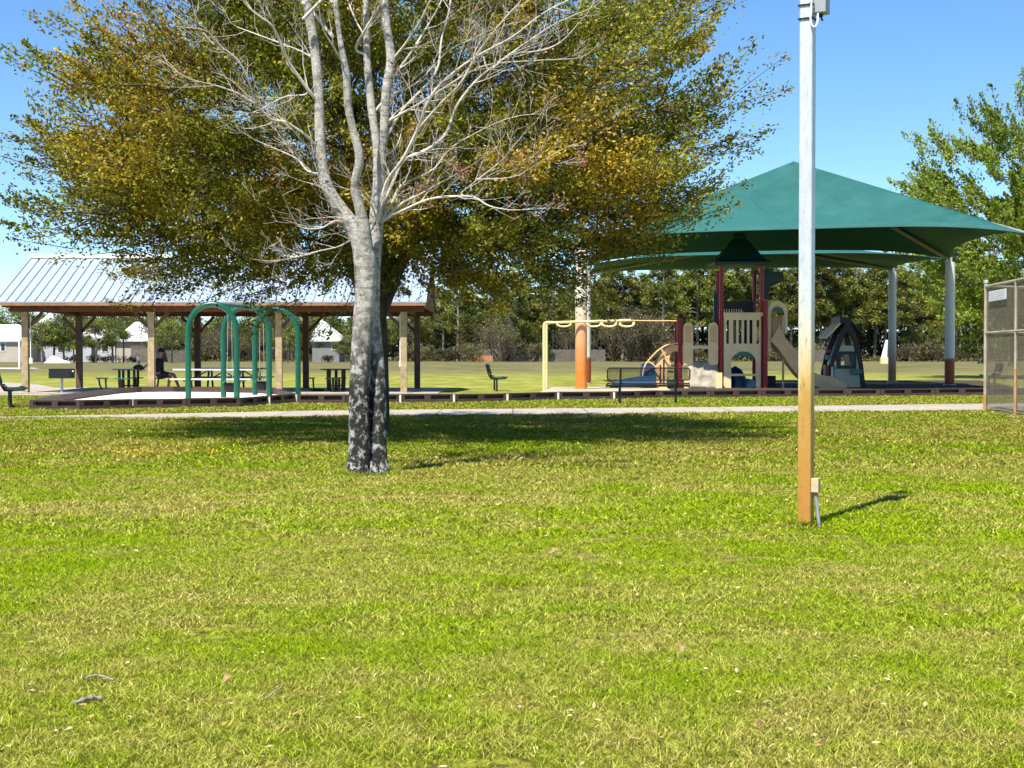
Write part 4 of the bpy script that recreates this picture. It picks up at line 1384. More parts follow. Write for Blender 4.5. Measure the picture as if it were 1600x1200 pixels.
def person():
    # faces +X; origin under the hips
    ox, oy = (249 - 800) * 48 / F, 48.0
    root = thing('person', (ox, oy, .03), 'seated person in black cap, black shirt and dark shorts leaning back against the table', 'person')
    hip = (0, 0, .52, (.13, .16)); 
    waist = (-.02, 0, .68, (.11, .15)); chest = (-.02, 0, .90, (.115, .165)); neckb = (.01, 0, 1.06, (.07, .08))
    neck = (.03, 0, 1.12, .055); head0 = (.05, 0, 1.175, (.078, .07)); head1 = (.055, 0, 1.25, (.096, .08)); head2 = (.05, 0, 1.33, (.078, .068))
    ch = [[hip, waist, chest, neckb, neck, head0, head1, head2]]
    knees = []
    for s, kx, fx in ((-1, .43, .30), (1, .45, .62)):
        y = .10 * s
        hj = (.03, y, .50, .085)
        knee = (kx, y * 1.1, .56, .060); ank = (fx, y * 1.1, .10, .040); heel = (fx - .01, y * 1.1, .055, .042); toe = (fx + .17, y * 1.2, .04, .032)
        ch.append([hip, hj, (kx * .5, y * 1.1, .54, .078), knee, ((kx + fx) / 2 - .02, y * 1.1, .36, .056), ank, heel, toe])
        knees.append((hj, knee, ank, heel, toe))
        sh = (-.02, .18 * s, .98, .05)
        if s < 0:
            el = (-.34, -.26, .86, .040); wr = (-.52, -.10, .74, .030)
        else:
            el = (-.12, .27, .74, .042); wr = (.12, .2, .64, .030)
        ch.append([chest, sh, el, wr])
        # palm, four unequal fingers and a thumb
        d = Vector(wr[:3]) - Vector(el[:3]); d.normalize()
        sd = d.cross(Vector((0, 0, 1))).normalized()
        palm = Vector(wr[:3]) + d * .06
        ch.append([wr, (palm.x, palm.y, palm.z, (.036, .016))])
        for k, (o_, l_) in enumerate(((-.026, .060), (-.009, .072), (.009, .066), (.026, .052))):
            a = palm + sd * o_ + d * .012
            b = a + d * l_ * .55 + Vector((0, 0, -.006)); c = b + d * l_ * .4 + Vector((0, 0, -.02))
            ch.append([(palm.x, palm.y, palm.z, (.036, .016)), (a.x, a.y, a.z, .0095), (b.x, b.y, b.z, .0085), (c.x, c.y, c.z, .007)])
        a = palm - d * .02 + sd * .035; b = a + sd * .02 + d * .03
        ch.append([(palm.x, palm.y, palm.z, (.036, .016)), (a.x, a.y, a.z, .011), (b.x, b.y, b.z, .008)])
    # nose, chin
    ch.append([head1, (.155, 0, 1.235, .016)])
    ch.append([head0, (.12, 0, 1.16, .03)])
    skin_obj('body', ch, M['skin'], root)
    # shirt
    sc = [[(0, 0, .50, (.15, .18)), (-.02, 0, .68, (.135, .175)), (-.02, 0, .90, (.15, .20)), (.005, 0, 1.07, (.10, .115))]]
    for s in (-1, 1):
        el = (-.34, -.26, .86) if s < 0 else (-.12, .27, .74)
        sh = Vector((-.02, .18 * s, .98)); e = Vector(el); mid = sh.lerp(e, .85)
        sc.append([(-.02, 0, .90, (.14, .19)), (sh.x, sh.y, sh.z, .105), (mid.x, mid.y, mid.z, .074)])
    skin_obj('shirt', sc, M['cloth'], root)
    pc = [[(0, 0, .52, (.15, .185)), (-.01, 0, .60, (.145, .18))]]
    for s, kx in ((-1, .43), (1, .45)):
        y = .10 * s
        pc.append([(0, 0, .52, (.15, .185)), (.05, y, .50, .105), (kx * .5, y * 1.1, .54, .10), (kx * .86, y * 1.1, .555, .092)])
    skin_obj('shorts', pc, M['shorts'], root)
    for hj, knee, ank, heel, toe in knees:
        skin_obj('shoe', [[(ank[0], ank[1], .095, .05), (heel[0] - .01, heel[1], .055, .052), (toe[0] - .06, toe[1], .048, .046), (toe[0] + .03, toe[1], .038, .034)]], M['rubber'], root)
    # cap with a peak, hair below it, eyes
    m = MB()
    for r0, z in ((0, 0),):
        ring = []
    rings = [(.106, 1.285), (.105, 1.325), (.09, 1.375), (.05, 1.41), (.012, 1.42)]
    m.tube([(.05, 0, z) for r_, z in rings], [r_ for r_, z in rings], 16)
    m.prism([(.13, -.07, 1.295), (.19, -.055, 1.285), (.225, 0, 1.28), (.19, .055, 1.285), (.13, .07, 1.295)], (0, 0, .012))
    m.build('cap', M['cloth'], root, True)
    skin_obj('hair', [[(.02, 0, 1.27, (.10, .09)), (-.01, 0, 1.19, (.05, .06))]], M['hair'], root)
    m = MB()
    for y in (-.032, .032):
        m.tube([(.138, y, 1.255), (.144, y, 1.255)], .012, 8)
    m.build('eyes', M['rubber'], root)
person()

# ---------------------------------------------------------------- grill
def grill():
    D = 48.0
    X = (114 - 800) * D / F
    root = thing('park_grill', (X, D - 1.2, 0), 'black box grill on a post by the left end of the pavilion', 'grill')
    m = MB(); m.tube([(0, 0, 0), (0, 0, .50)], .045, 8); m.build('pedestal', M['galv'], root)
    m = MB()
    w, d = .34, .25
    m.bx(-w, w, -d, d, .48, .50).bx(-w, w, d - .015, d, .50, .78).bx(-w, -w + .015, -d, d - .015, .50, .78).bx(w - .015, w, -d, d - .015, .50, .78).bx(-w + .015, w - .015, -d, -d + .015, .50, .78)
    m.build('firebox', M['black_metal'], root)
    m = MB()
    for k in range(14):
        m.tube([(-w + .03 + k * .048, -d + .02, .70), (-w + .03 + k * .048, d - .02, .70)], .006, 5)
    m.tube([(-w - .06, -.1, .70), (-w + .02, -.1, .70)], .012, 6); m.tube([(w - .02, -.1, .70), (w + .06, -.1, .70)], .012, 6)
    m.build('grate', M['galv'], root)
grill()

# ---------------------------------------------------------------- benches: length x, sitter faces +y
def mesh_panel(m, P, nu, nv, r):
    """woven wire between P(u,v)"""
    for k in range(-nv, nu + 1):
        for sgn in (1, -1):
            a0, a1 = k / nu, (k + nv) / nu
            pts = []
            for t in range(nv + 1):
                u = (k + t) / nu
                v = t / nv if sgn > 0 else 1 - t / nv
                if -1e-6 <= u <= 1 + 1e-6: pts.append(P(min(max(u, 0), 1), v))
            if len(pts) > 1: m.tube(pts, r, 3, cap=False)

def park_bench(loc, label, rz, seatmat, L=1.9):
    root = thing('park_bench', loc, label, 'bench', 'black metal park benches', rz)
    h = L / 2
    prof = [(.34, .455), (.28, .445), (.05, .43), (-.12, .44), (-.19, .52)]
    back = [(-.21, .60), (-.25, .73), (-.29, .90)]
    def frame(pr_, name):
        m = MB()
        rr = .05
        a, b = pr_[0], pr_[-1]
        m.tube([(-h + rr, a[0], a[1])] + [(h - rr, a[0], a[1])] + [(h - .01, a[0] + (b[0] - a[0]) * .06, a[1] + (b[1] - a[1]) * .06)] + [(h, a[0] + (b[0] - a[0]) * .2, a[1] + (b[1] - a[1]) * .2)] +
               [(h, p[0], p[1]) for p in pr_[1:-1]] + [(h, a[0] + (b[0] - a[0]) * .85, a[1] + (b[1] - a[1]) * .85), (h - rr, b[0], b[1]), (-h + rr, b[0], b[1]),
               (-h, a[0] + (b[0] - a[0]) * .85, a[1] + (b[1] - a[1]) * .85)] + [(-h, p[0], p[1]) for p in reversed(pr_[1:-1])] + [(-h, a[0] + (b[0] - a[0]) * .2, a[1] + (b[1] - a[1]) * .2), (-h + .01, a[0] + (b[0] - a[0]) * .06, a[1] + (b[1] - a[1]) * .06), (-h + rr, a[0], a[1])], .017, 8)
        def P(u, v):
            t = v * (len(pr_) - 1); j = min(int(t), len(pr_) - 2); q = t - j
            return ((u * 2 - 1) * (h - .012), pr_[j][0] + (pr_[j + 1][0] - pr_[j][0]) * q, pr_[j][1] + (pr_[j + 1][1] - pr_[j][1]) * q)
        mesh_panel(m, P, 56, 10, .0042)
        return m.build(name, seatmat, root)
    frame(prof, 'seat')
    frame(back, 'backrest')
    for x in (-.70, .70):
        m = MB()
        m.tube([(x, -.02, 0), (x, -.02, .41)], .032, 8)
        m.tube([(x, -.02, .40), (x, -.15, .41), (x, -.23, .56), (x, -.31, .88)], .026, 8)
        m.tube([(x, -.02, .405), (x, .30, .425)], .022, 8)
        m.build('leg', M['black_metal'], root)
    return root
b = G(1012, 631)
park_bench((b.x, b.y, 0), 'black mesh bench seen from behind, in front of the playground border', 0, M['black_metal'], 2.05)
b = G(17, 636)
park_bench((b.x, b.y, 0), 'black bench cut off by the left edge, facing the swings', R(-70), M['dark_green'], 1.9)
b = G(775, 611)
park_bench((b.x, b.y + .6, 0), 'dark green bench seen end on, alone in the grass right of the pavilion', R(-86), M['dark_green'], 1.5)
park_bench(((1549 - 800) * 55 / F, 55, 0), 'black bench seen end on through the chain link fence', R(80), M['black_metal'], 1.5)

# ---------------------------------------------------------------- border timbers
def timbers():
    proto_t = None
    def make():
        root = thing('border_timber', (0, 0, 0), 'border timber', 'edging')
        L, H, T = 1.0, .215, .14       # unit length in x, scaled per copy
        m = MB()
        m.bx(-.5, .5, T * .75, T, 0, H)                       # web
        m.bx(-.5, .5, 0, T * .75, H * .84, H)                 # top rail
        m.bx(-.5, .5, 0, T * .75, 0, H * .40)                 # foot
        for x0, x1 in ((-.5, -.43), (-.06, .06), (.43, .5)):
            m.bx(x0, x1, .0, T * .75, H * .40, H * .84)
        m.build('beam', M['timber_plastic'], root)
        return root
    first = make()
    used = [False]
    pr = random.Random(9)
    def put(a, b, label, group, stake):
        a, b = Vector((a.x, a.y)), Vector((b.x, b.y))
        d = b - a
        ang = math.atan2(d.y, d.x)
        mid = (a + b) / 2
        sc = (d.length - .02, 1, 1 + pr.uniform(-.03, .03))
        loc = (mid.x, mid.y, 0)
        if not used[0]:
            used[0] = True
            r = first; r.location = loc; r.rotation_euler = (0, 0, ang); r.scale = sc; r['label'] = label; r['group'] = group
        else:
            r = dup(first, loc, ang, label, group, sc)
        if stake:
            m = MB(); m.tube([(.5, -.02, 0), (.5, -.02, .20)], .03, 8)
            o = m.build('stake', M['white_plastic'], r)
            o.scale = (1, 1, 1)
            for v in o.data.vertices:
                v.co.x = .5 + (v.co.x - .5) / sc[0]
    g = [G(x, y) for x, y in ZA]
    for i in range(len(g) - 1):
        put(g[i], g[i + 1], 'brown slotted plastic timber along the front of the swing sandpit', 'front timbers of the swing sandpit', i in (4, 5))
    g = [G(x, y) for x, y in ZAback]
    for i in range(len(g) - 1):
        n = max(1, round((g[i + 1] - g[i]).length / 1.6))
        for k in range(n):
            put(g[i].lerp(g[i + 1], k / n), g[i].lerp(g[i + 1], (k + 1) / n), 'brown slotted plastic timber along the rear rim of the swing sandpit', 'rear timbers of the swing sandpit', False)
    g = [G(x, y) for x, y in ZB]
    for i in range(len(g) - 1):
        if i < 4: lab, grp = 'brown slotted plastic timber in the run between pale trunk and overhead ladder', 'timbers in front of the pavilion and open grass'
        elif i < 8: lab, grp = 'brown slotted plastic timber in the run behind the black mesh bench', 'timbers behind the front bench'
        else: lab, grp = 'brown slotted plastic timber in the run before the slide and playhouse', 'timbers before the slide'
        put(g[i], g[i + 1], lab, grp, i in (1, 2, 3, 4, 5))
timbers()

# ---------------------------------------------------------------- arch swings
def arches():
    c0 = Vector(((332 - 800) * 38.6 / F, 38.6, 0)); c1 = Vector(((432 - 800) * 43.3 / F, 43.3, 0))
    root = thing('arch_swing', c0, 'green triple arch swing frame in the sandpit', 'swing set')
    w = (c1 - c0)
    u = Vector((1, 0.02, 0))
    H, hw = 2.63, .63
    rt = .078
    for i in range(3):
        c = w * (i / 2)
        pts = [c - u * hw, c - u * hw + Vector((0, 0, H - hw - .25))]
        for k in range(1, 12):
            a = math.pi * (1 - k / 12)
            pts.append(c + u * hw * math.cos(a) + Vector((0, 0, H - rt - hw * 1.12 + hw * 1.12 * math.sin(a))))
        pts += [c + u * hw + Vector((0, 0, H - hw - .25)), c + u * hw]
        m = MB(); m.tube(pts, rt, 14); m.build('arch', M['green_metal'], root, True)
    m = MB(); m.tube([Vector((0, 0, H - .08)), w + Vector((0, 0, H - .08))], .05, 10); m.build('top_beam', M['green_metal'], root, True)
    # bucket swings hang between the arches
    for i, t in enumerate((.25, .75)):
        sroot = thing('bucket_swing', c0 + w * t, ('black bucket swing hanging between the first two green arches', 'black bucket swing hanging between the last two green arches')[i], 'swing', 'bucket swings')
        d = w.normalized()
        m = MB()
        for s in (-1, 1):
            m.tube([d * .12 * s + Vector((0, 0, H - .12)), d * .19 * s + Vector((0, 0, .62))], .007, 4)
            m.tube([d * .19 * s + Vector((0, 0, .62)), d * .19 * s + Vector((.13, 0, .46))], .007, 4)
            m.tube([d * .19 * s + Vector((0, 0, .62)), d * .19 * s + Vector((-.13, 0, .46))], .007, 4)
        m.build('chain', M['galv'], sroot)
        m = MB()
        n = 14
        for lvl in range(1):
            ring_o = [Vector((math.cos(2 * math.pi * k / n) * .15, math.sin(2 * math.pi * k / n) * .19, 0)) for k in range(n)]
        zs = [(.47, 1.0), (.40, 1.02), (.30, .95), (.24, .7), (.23, .05)]
        V = []; Fq = []
        for z, sc in zs:
            for p in ring_o: V.append((p.x * sc, p.y * sc, z))
        for j in range(len(zs) - 1):
            for k in range(n):
                Fq.append((j * n + k, j * n + (k + 1) % n, (j + 1) * n + (k + 1) % n, (j + 1) * n + k))
        m.add(V, Fq)
        o = m.build('seat', M['rubber'], sroot, True)
        md = o.modifiers.new('thick', 'SOLIDIFY'); md.thickness = .02
arches()

# ---------------------------------------------------------------- overhead loop ladder
def ladder():
    D = 50.4; s = F / D
    X0 = (850 - 800) / s; X1 = (1058 - 800) / s
    root = thing('overhead_ladder', (X0, D, 0), 'cream overhead loop ladder on two posts beside the thick canopy post', 'overhead ladder')
    z = (YH - 504) / s + HCAM
    Ln = X1 - X0
    yy = .42
    for y in (0, yy):
        m = MB(); m.tube([(0.0 + y * .22, y, 0), (0.0 + y * .22, y, z - .1), (.02 + y * .22, y, z - .03), (.1 + y * .22, y, z), (.3, y, z + .0)], .05, 10); m.build('post', M['pale_yellow'], root, True)
    for y in (0, yy):
        m = MB()
        m.tube([(.25, y, z), (Ln * .65, y, z + .08)], .042, 10)
        m.build('rail', M['pale_yellow'], root, True)
    m = MB(); m.tube([(Ln * .65, yy * .5, z + .07), (Ln, yy * .5, z + .06)], .022, 8); m.tube([(Ln * .645, 0, z + .07), (Ln * .645, yy, z + .07)], .03, 8)
    m.build('end_rail', M['tan_plastic'], root, True)
    for px in (881, 928, 952, 980):
        x = (px - 850) / s
        m = MB()
        pts = [(x - .24, 0, z + .02), (x - .23, -.02, z - .07), (x - .14, -.03, z - .12), (x, -.03, z - .135), (x + .14, -.03, z - .12), (x + .23, -.02, z - .07), (x + .24, 0, z + .02)]
        m.tube(pts, .028, 8)
        m.tube([(p[0], p[1] + yy + .03, p[2]) for p in pts], .028, 8)
        m.tube([(x, -.03, z - .135), (x, yy, z - .135)], .022, 6)
        m.build('loop_rung', M['pale_yellow'], root, True)
ladder()

# ---------------------------------------------------------------- shade canopies
def cloth(corners, apex, lifts, pull, name, root, base, nu=28, nv=12):
    V, Fq = [], []
    A = Vector(apex)
    cen = sum((Vector(c) for c in corners), Vector()) / 4
    for e in range(4):
        a, b = Vector(corners[e]), Vector(corners[(e + 1) % 4])
        o = len(V)
        for j in range(nv + 1):
            v = j / nv
            for i in range(nu + 1):
                u = i / nu
                k = 4 * u * (1 - u); k4 = 1 - (2 * u - 1) ** 4
                inw = cen - (a + b) / 2; inw.z = 0; inw.normalize()
                hem = a.lerp(b, u) + Vector((0, 0, lifts[e] * k4)) + inw * pull * k
                p = hem.lerp(A, v)
                # slack between the hips
                p.z -= .18 * k * math.sin(math.pi * v)
                p.z += .022 * math.sin(u * 41 + e) * math.sin(math.pi * min(v * 1.3, 1)) * (1 - v) * k4
                V.append(p - base)
        for j in range(nv):
            for i in range(nu):
                q = o + j * (nu + 1) + i
                Fq.append((q, q + 1, q + nu + 2, q + nu + 1))
    m = MB(); m.add(V, Fq)
    o = m.build(name, M['canopy'], root, True)
    md = o.modifiers.new('thick', 'SOLIDIFY'); md.thickness = .02; md.offset = -1
    return o

ZP = 4.95
NL, NR, MR, ML = Vector((2.37, 50.7, 0)), Vector((16.2, 46.0, 0)), Vector((17.1, 57.8, 0)), Vector((3.117, 61.3, 0))
FR, FL = Vector((16.5, 64.2, 0)), Vector((3.44, 67.5, 0))
def up(v, z): return Vector((v.x, v.y, z))
def canopies():
    def post(p, mat, root, base, r=.2, z=ZP - .12):
        m = MB()
        q = p - base
        m.tube([q, q + Vector((0, 0, z))], r, 18)
        po = m.build('post', mat, root, True)
        m = MB(); m.tube([q + Vector((0, 0, z)), q + Vector((0, 0, z + .18))], r * .45, 10); m.tube([q + Vector((0, 0, 0)), q + Vector((0, 0, .06))], r * 1.35, 18)
        m.build('cap', M['galv'], po, True)
    base = Vector((9.7, 54, 0))
    root = thing('shade_canopy', base, 'large green pyramid shade canopy over the playground, front one', 'shade canopy', 'green shade canopies')
    A = W(1240, 252, 53.5)
    cs = [up(NL, ZP), up(NR, ZP), up(MR, ZP), up(ML, ZP)]
    cloth(cs, A, (.42, .3, .42, .3), .55, 'fabric', root, base)
    for p, mt, r in ((NL, M['stain_soft'], .205), (NR, M['stain_sharp'], .19), (MR, M['stain_sharp'], .19), (ML, M['stain_sharp'], .15)):
        post(p, mt, root, base, r)
        m = MB()
        t = up(p, ZP - .05).lerp(A - Vector((0, 0, .25)), .02); e = up(p, ZP - .05).lerp(A - Vector((0, 0, .3)), .97)
        m.tube([t - base, e - base], .085, 10)
        m.build('rafter', M['rafter'], root, True)
    base2 = Vector((10, 63, 0))
    root = thing('shade_canopy', base2, 'smaller green shade canopy showing below the rear hem of the big one', 'shade canopy', 'green shade canopies')
    off = Vector((.02, .14, 0))
    cs = [up(ML + off, ZP - .01), up(MR + off, ZP - .01), up(FR, ZP), up(FL, ZP)]
    A2 = Vector((10.0, 62.8, 6.15))
    cloth(cs, A2, (.36, .1, .10, .1), .3, 'fabric', root, base2)
    for p, mt in ((FR, M['stain_grey']), (FL, M['stain_grey'])):
        post(p, mt, root, base2, .17)
        m = MB()
        m.tube([up(p, ZP - .05) - base2, up(p, ZP - .05).lerp(A2 - Vector((0, 0, .3)), .97) - base2], .075, 10)
        m.build('rafter', M['rafter'], root, True)
canopies()

# ---------------------------------------------------------------- play tower
def play_tower():
    D = 52.4; s = F / D
    cx = (1160 - 800) / s
    root = thing('play_tower', (cx, D, 0), 'cream and red play tower with dark green roof, slide and climbing wall', 'play structure')
    X = lambda p: (p - 1160) / s
    Z = lambda y: (YH - y) / s + HCAM
    Pt = lambda p, y, d=0.0: Vector((X(p), d, Z(y)))
    def post(px, top, y=0.0, r=.075):
        m = MB(); m.tube([(X(px), y, 0), (X(px), y, Z(top) - .02), (X(px), y, Z(top))], [r, r, r * .7], 12)
        m.build('post', M['red_paint'], root, True)
    post(1127, 415); post(1190, 415); post(1127 + 3, 420, 1.45); post(1190 - 1, 420, 1.45); post(1194.5, 470, -.16, .085)
    post(1062, 496, .1, .10); post(1064, 500, 1.4, .09)
    # pagoda roof
    m = MB()
    prof = [(44, 414), (44, 410), (36, 405), (26, 392), (17, 380), (10, 372), (9, 364), (6, 362)]
    V, Fq = [], []
    cy = .72
    for dx, y in prof:
        w = dx / s
        V += [(X(1158.5) - w, cy - w, Z(y)), (X(1158.5) + w, cy - w, Z(y)), (X(1158.5) + w, cy + w, Z(y)), (X(1158.5) - w, cy + w, Z(y))]
    for j in range(len(prof) - 1):
        for k in range(4):
            Fq.append((j * 4 + k, j * 4 + (k + 1) % 4, (j + 1) * 4 + (k + 1) % 4, (j + 1) * 4 + k))
    t = len(prof) - 1
    Fq += [(3, 2, 1, 0), (t * 4, t * 4 + 1, t * 4 + 2, t * 4 + 3)]
    m.add(V, Fq); m.build('roof', M['dark_green'], root)
    # upper front panel with slots (bars between rails)
    m = MB()
    y0, y1 = -.06, .04
    x0, x1 = X(1130.5), X(1191)
    m.bx(x0, x1, y0, y1, Z(500), Z(490))
    m.bx(x0 - .02, x1 + .02, y0 - .03, y1 + .02, Z(494), Z(488.5))
    m.bx(x0, x1, y0, y1, Z(548), Z(537))
    edges = [1130.5, 1134.5, 1139, 1145, 1150, 1153.5, 1158.5, 1162, 1167, 1170.5, 1175.5, 1181.5, 1186, 1191]
    for i in range(0, len(edges), 2):
        m.bx(X(edges[i]), X(edges[i + 1]), y0, y1, Z(537), Z(500))
    m.build('railing_panel', M['cream'], root)
    # lower panel with the arched opening
    m = MB()
    out = [Pt(1130.5, 548), Pt(1191, 548), (x1, 0, 0.05), (X(1181), 0, 0.05), Pt(1181, 566)]
    for k in range(1, 12):
        a = math.pi * k / 12
        out.append(Pt(1161.5 + 19.5 * math.cos(a), 566 - 17 * math.sin(a)))
    out += [Pt(1142, 566), (X(1142), 0, .05), (x0, 0, .05)]
    m.prism([Vector((p[0], y0, p[2])) for p in out], (0, y1 - y0, 0))
    m.bx(X(1142), X(1181), y0 + .01, y1 - .01, Z(587.5), Z(584))
    m.build('archway_panel', M['cream'], root)
    m = MB()
    out = []
    for k in range(0, 13):
        a = math.pi * k / 12
        out.append(Pt(1161.5 + 17.5 * math.cos(a), 561.5 - 11.5 * math.sin(a), y0 + .03))
    for k in range(12, -1, -1):
        a = math.pi * k / 12
        out.append(Pt(1161.5 + 17.5 * math.cos(a), 561.5 - 5 * math.sin(a), y0 + .03))
    m.prism(out[:-0 or None], (0, .03, 0)); m.build('arch_trim', M['green_plastic'], root)
    # decks and dark back panels
    m = MB(); m.bx(X(1127), X(1194), .05, 1.45, Z(545), Z(541)); m.bx(X(1066), X(1125), .2, 1.4, Z(570), Z(566)); m.build('deck', M['brown_plastic'], root)
    m = MB(); m.bx(X(1132), X(1189), 1.40, 1.46, Z(484), Z(468)); m.bx(X(1172), X(1189), 1.40, 1.46, Z(541), Z(484))
    for k in range(10):
        m.bx(X(1133 + 4 * k), X(1134.6 + 4 * k), 1.40, 1.45, Z(541), Z(484))
    m.build('back_panel', M['brown_plastic'], root)
    m = MB(); m.bx(X(1196), X(1224), 1.5, 1.56, .05, Z(588)); m.build('low_panel', M['brown_plastic'], root)
    m = MB()
    for k in range(10):
        m.bx(X(1131.6 + 3.9 * k), X(1133.2 + 3.9 * k), 1.36, 1.39, Z(497), Z(481))
    m.build('back_bars', M['cream'], root)
    # rear dark flap and little roof
    m = MB(); m.prism([Pt(1195, 422, .9), Pt(1231, 422, .9), Pt(1231, 437, .9), Pt(1212, 446, .9), Pt(1199, 462, .9), Pt(1195, 462, .9)], (0, .5, 0)); m.build('side_awning', M['dark_green'], root)
    m = MB(); m.prism([Pt(1195, 467, .6), Pt(1216, 467, .6), Pt(1206, 460, .6), Pt(1199, 454, .6), Pt(1195, 454, .6)], (0, .5, 0)); m.build('small_roof', M['dark_green'], root)
    m = MB(); m.bx(X(1118), X(1123.5), .5, .62, Z(506), Z(456)); m.build('side_mast', M['navy'], root)
    # slide hood
    m = MB()
    out = [Pt(1198, 552), Pt(1198, 490)]
    for k in range(11, -1, -1):
        a = math.pi * k / 11
        out.append(Pt(1214 + 16 * math.cos(a), 489 - 19 * math.sin(a)))
    out += [Pt(1230, 520), Pt(1226, 522), Pt(1226, 494)]
    for k in range(0, 12):
        a = math.pi * k / 11
        out.append(Pt(1214.5 + 11 * math.cos(a), 492 - 14 * math.sin(a)))
    out += [Pt(1204, 552)]
    m.prism([Vector((p.x, -.04, p.z)) for p in out], (0, .12, 0))
    m.bx(X(1226), X(1230), .55, .65, Z(525), Z(488)); m.bx(X(1200), X(1204), .55, .65, Z(552), Z(488))
    m.build('slide_hood', M['cream'], root)
    m = MB(); out = []
    for k in range(0, 13):
        a = math.pi * k / 12
        out.append(Pt(1215.5 + 13 * math.cos(a), 492 - 12.5 * math.sin(a), .09))
    for k in range(12, -1, -1):
        a = math.pi * k / 12
        out.append(Pt(1215.5 + 13 * math.cos(a), 492 - 5 * math.sin(a), .09))
    m.prism(out, (0, .5, 0)); m.build('hood_roof', M['green_plastic'], root)
    m = MB(); m.bx(X(1205), X(1211), .62, .68, Z(545), Z(494)); m.bx(X(1212), X(1219), .62, .68, Z(550), Z(494)); m.bx(X(1220), X(1226), .62, .68, Z(545), Z(494)); m.build('hood_back', M['tan_plastic'], root)
    # chute: U section swept along the run
    path = smooth([Pt(1203, 531), Pt(1212, 538), Pt(1226, 556), Pt(1240, 576), Pt(1255, 592), Pt(1275, 602), Pt(1300, 606), Pt(1322, 607.5)], 4)
    sec = [(-.10, .40), (-.03, .40), (.0, .03), (.62, .03), (.65, .40), (.72, .40), (.72, -.05), (-.10, -.05)]
    V, Fq = [], []
    for i, p in enumerate(path):
        t = (path[min(i + 1, len(path) - 1)] - path[max(i - 1, 0)]).normalized()
        nr = Vector((-t.z, 0, t.x))
        hs = 1.0 if i < len(path) - 6 else 1.0 - .55 * ((i - len(path) + 6) / 5)
        if i < 4: hs = 1.6 - .15 * i
        for a, b in sec:
            V.append(p + Vector((0, a, 0)) + nr * (b * (hs if b > .1 else 1)))
    n = len(sec)
    for i in range(len(path) - 1):
        for k in range(n):
            Fq.append((i * n + k, i * n + (k + 1) % n, (i + 1) * n + (k + 1) % n, (i + 1) * n + k))
    Fq += [tuple(range(n))[::-1], tuple((len(path) - 1) * n + k for k in range(n))]
    m = MB(); m.add(V, Fq); m.build('slide_chute', M['tan_plastic'], root)
    m = MB(); m.tube([Pt(1226, 562, .3), (X(1226), .3, 0)], .04, 8); m.build('slide_leg', M['tan_plastic'], root)
    # climbing wall and side panels
    V, Fq = [], []
    rng = random.Random(5)
    nx, nz = 10, 9
    for j in range(nz + 1):
        for i in range(nx + 1):
            V.append((X(1074 + 48 * i / nx), -.35 + .42 * j / nz + rng.uniform(-.05, .05), .03 + (Z(564) - .03) * j / nz))
    for j in range(nz):
        for i in range(nx):
            q = j * (nx + 1) + i
            Fq.append((q, q + 1, q + nx + 2, q + nx + 1))
    m = MB(); m.add(V, Fq)
    o = m.build('climbing_wall', simple('grey_tan_rock_plastic', (.30, .255, .19), .6, var=.3, scale=3, bump=.2), root, True)
    md = o.modifiers.new('thick', 'SOLIDIFY'); md.thickness = .06
    for a, b in ((1068, 1083), (1107, 1122)):
        m = MB()
        out = [Pt(a, 570), Pt(b, 570), Pt(b, 511), Pt(b - 2, 506), Pt(b - 5, 504), Pt(a + 5, 504), Pt(a + 2, 506), Pt(a, 511)]
        m.prism([Vector((p.x, .0, p.z)) for p in out], (0, .10, 0))
        pan = m.build('side_panel', M['cream'], root)
        m = MB()
        m.bx(X(a + 2.5), X(b - 2.5), -.015, 0.0, Z(535), Z(509)); m.build('inset', M['tan_plastic'], pan)
    m = MB(); m.bx(X(1067), X(1074), -.38, -.30, .03, Z(592)); m.build('wall_foot', M['pale_yellow'], root); m = MB(); m.bx(X(1116), X(1126), -.40, -.30, .03, Z(582)); m.build('wall_foot', M['pale_yellow'], root)
    m = MB(); m.bx(X(1083), X(1107), .02, .10, Z(545), Z(540)); m.build('cross_rail', M['cream'], root)
    # curved stair rails at the left
    for y in (-.1, .75):
        m = MB()
        out = [Pt(1024, 611), Pt(1024, 572), Pt(1030, 560), Pt(1036, 549), Pt(1042, 543), Pt(1050, 540), Pt(1059, 539), Pt(1059, 549), Pt(1052, 549), Pt(1047, 553), Pt(1045, 562), Pt(1048, 570), Pt(1042, 572), Pt(1042, 611)]
        out2 = out
        m.prism([Vector((p.x, y, p.z)) for p in out2], (0, .09, 0))
        r_ = m.build('stair_rail', M['tan_plastic'], root)
        m = MB()
        for px in (1030, 1035.5):
            m.bx(X(px), X(px + 2.4), y - .012, y, Z(600), Z(570 if px < 1033 else 562))
        m.build('rail_slots', M['brown_plastic'], r_)
    m = MB()
    for k in range(4):
        m.bx(X(1028 + 8 * k), X(1037 + 8 * k), 0, .74, .15 + .22 * k, .20 + .22 * k)
    m.build('steps', M['brown_plastic'], root)
    for pts in ([(1003, 590), (1006, 573), (1015, 560), (1028, 547), (1042, 539), (1058, 536)], [(1012, 565), (1020, 570), (1030, 582)], [(1032, 545), (1038, 556), (1043, 560)]):
        m = MB(); m.tube(smooth([Pt(a, b_, -.25) for a, b_ in pts], 5), .028, 8); m.build('hoop', M['tan_plastic'], root, True)
    # blue crawl drum and low blue trough on the left, blue shell under the deck
    m = MB()
    yy = [(-.5, .75), (.5, .75)]
    c = Pt(1013, 600, .2)
    m.tube([Vector((X(1002), .3, .50)), Vector((X(1004), .3, .50)), Vector((X(1024), .3, .50)), Vector((X(1026), .3, .50))], [.30, .42, .42, .30], 18)
    m.build('crawl_drum', M['navy'], root, True)
    m = MB()
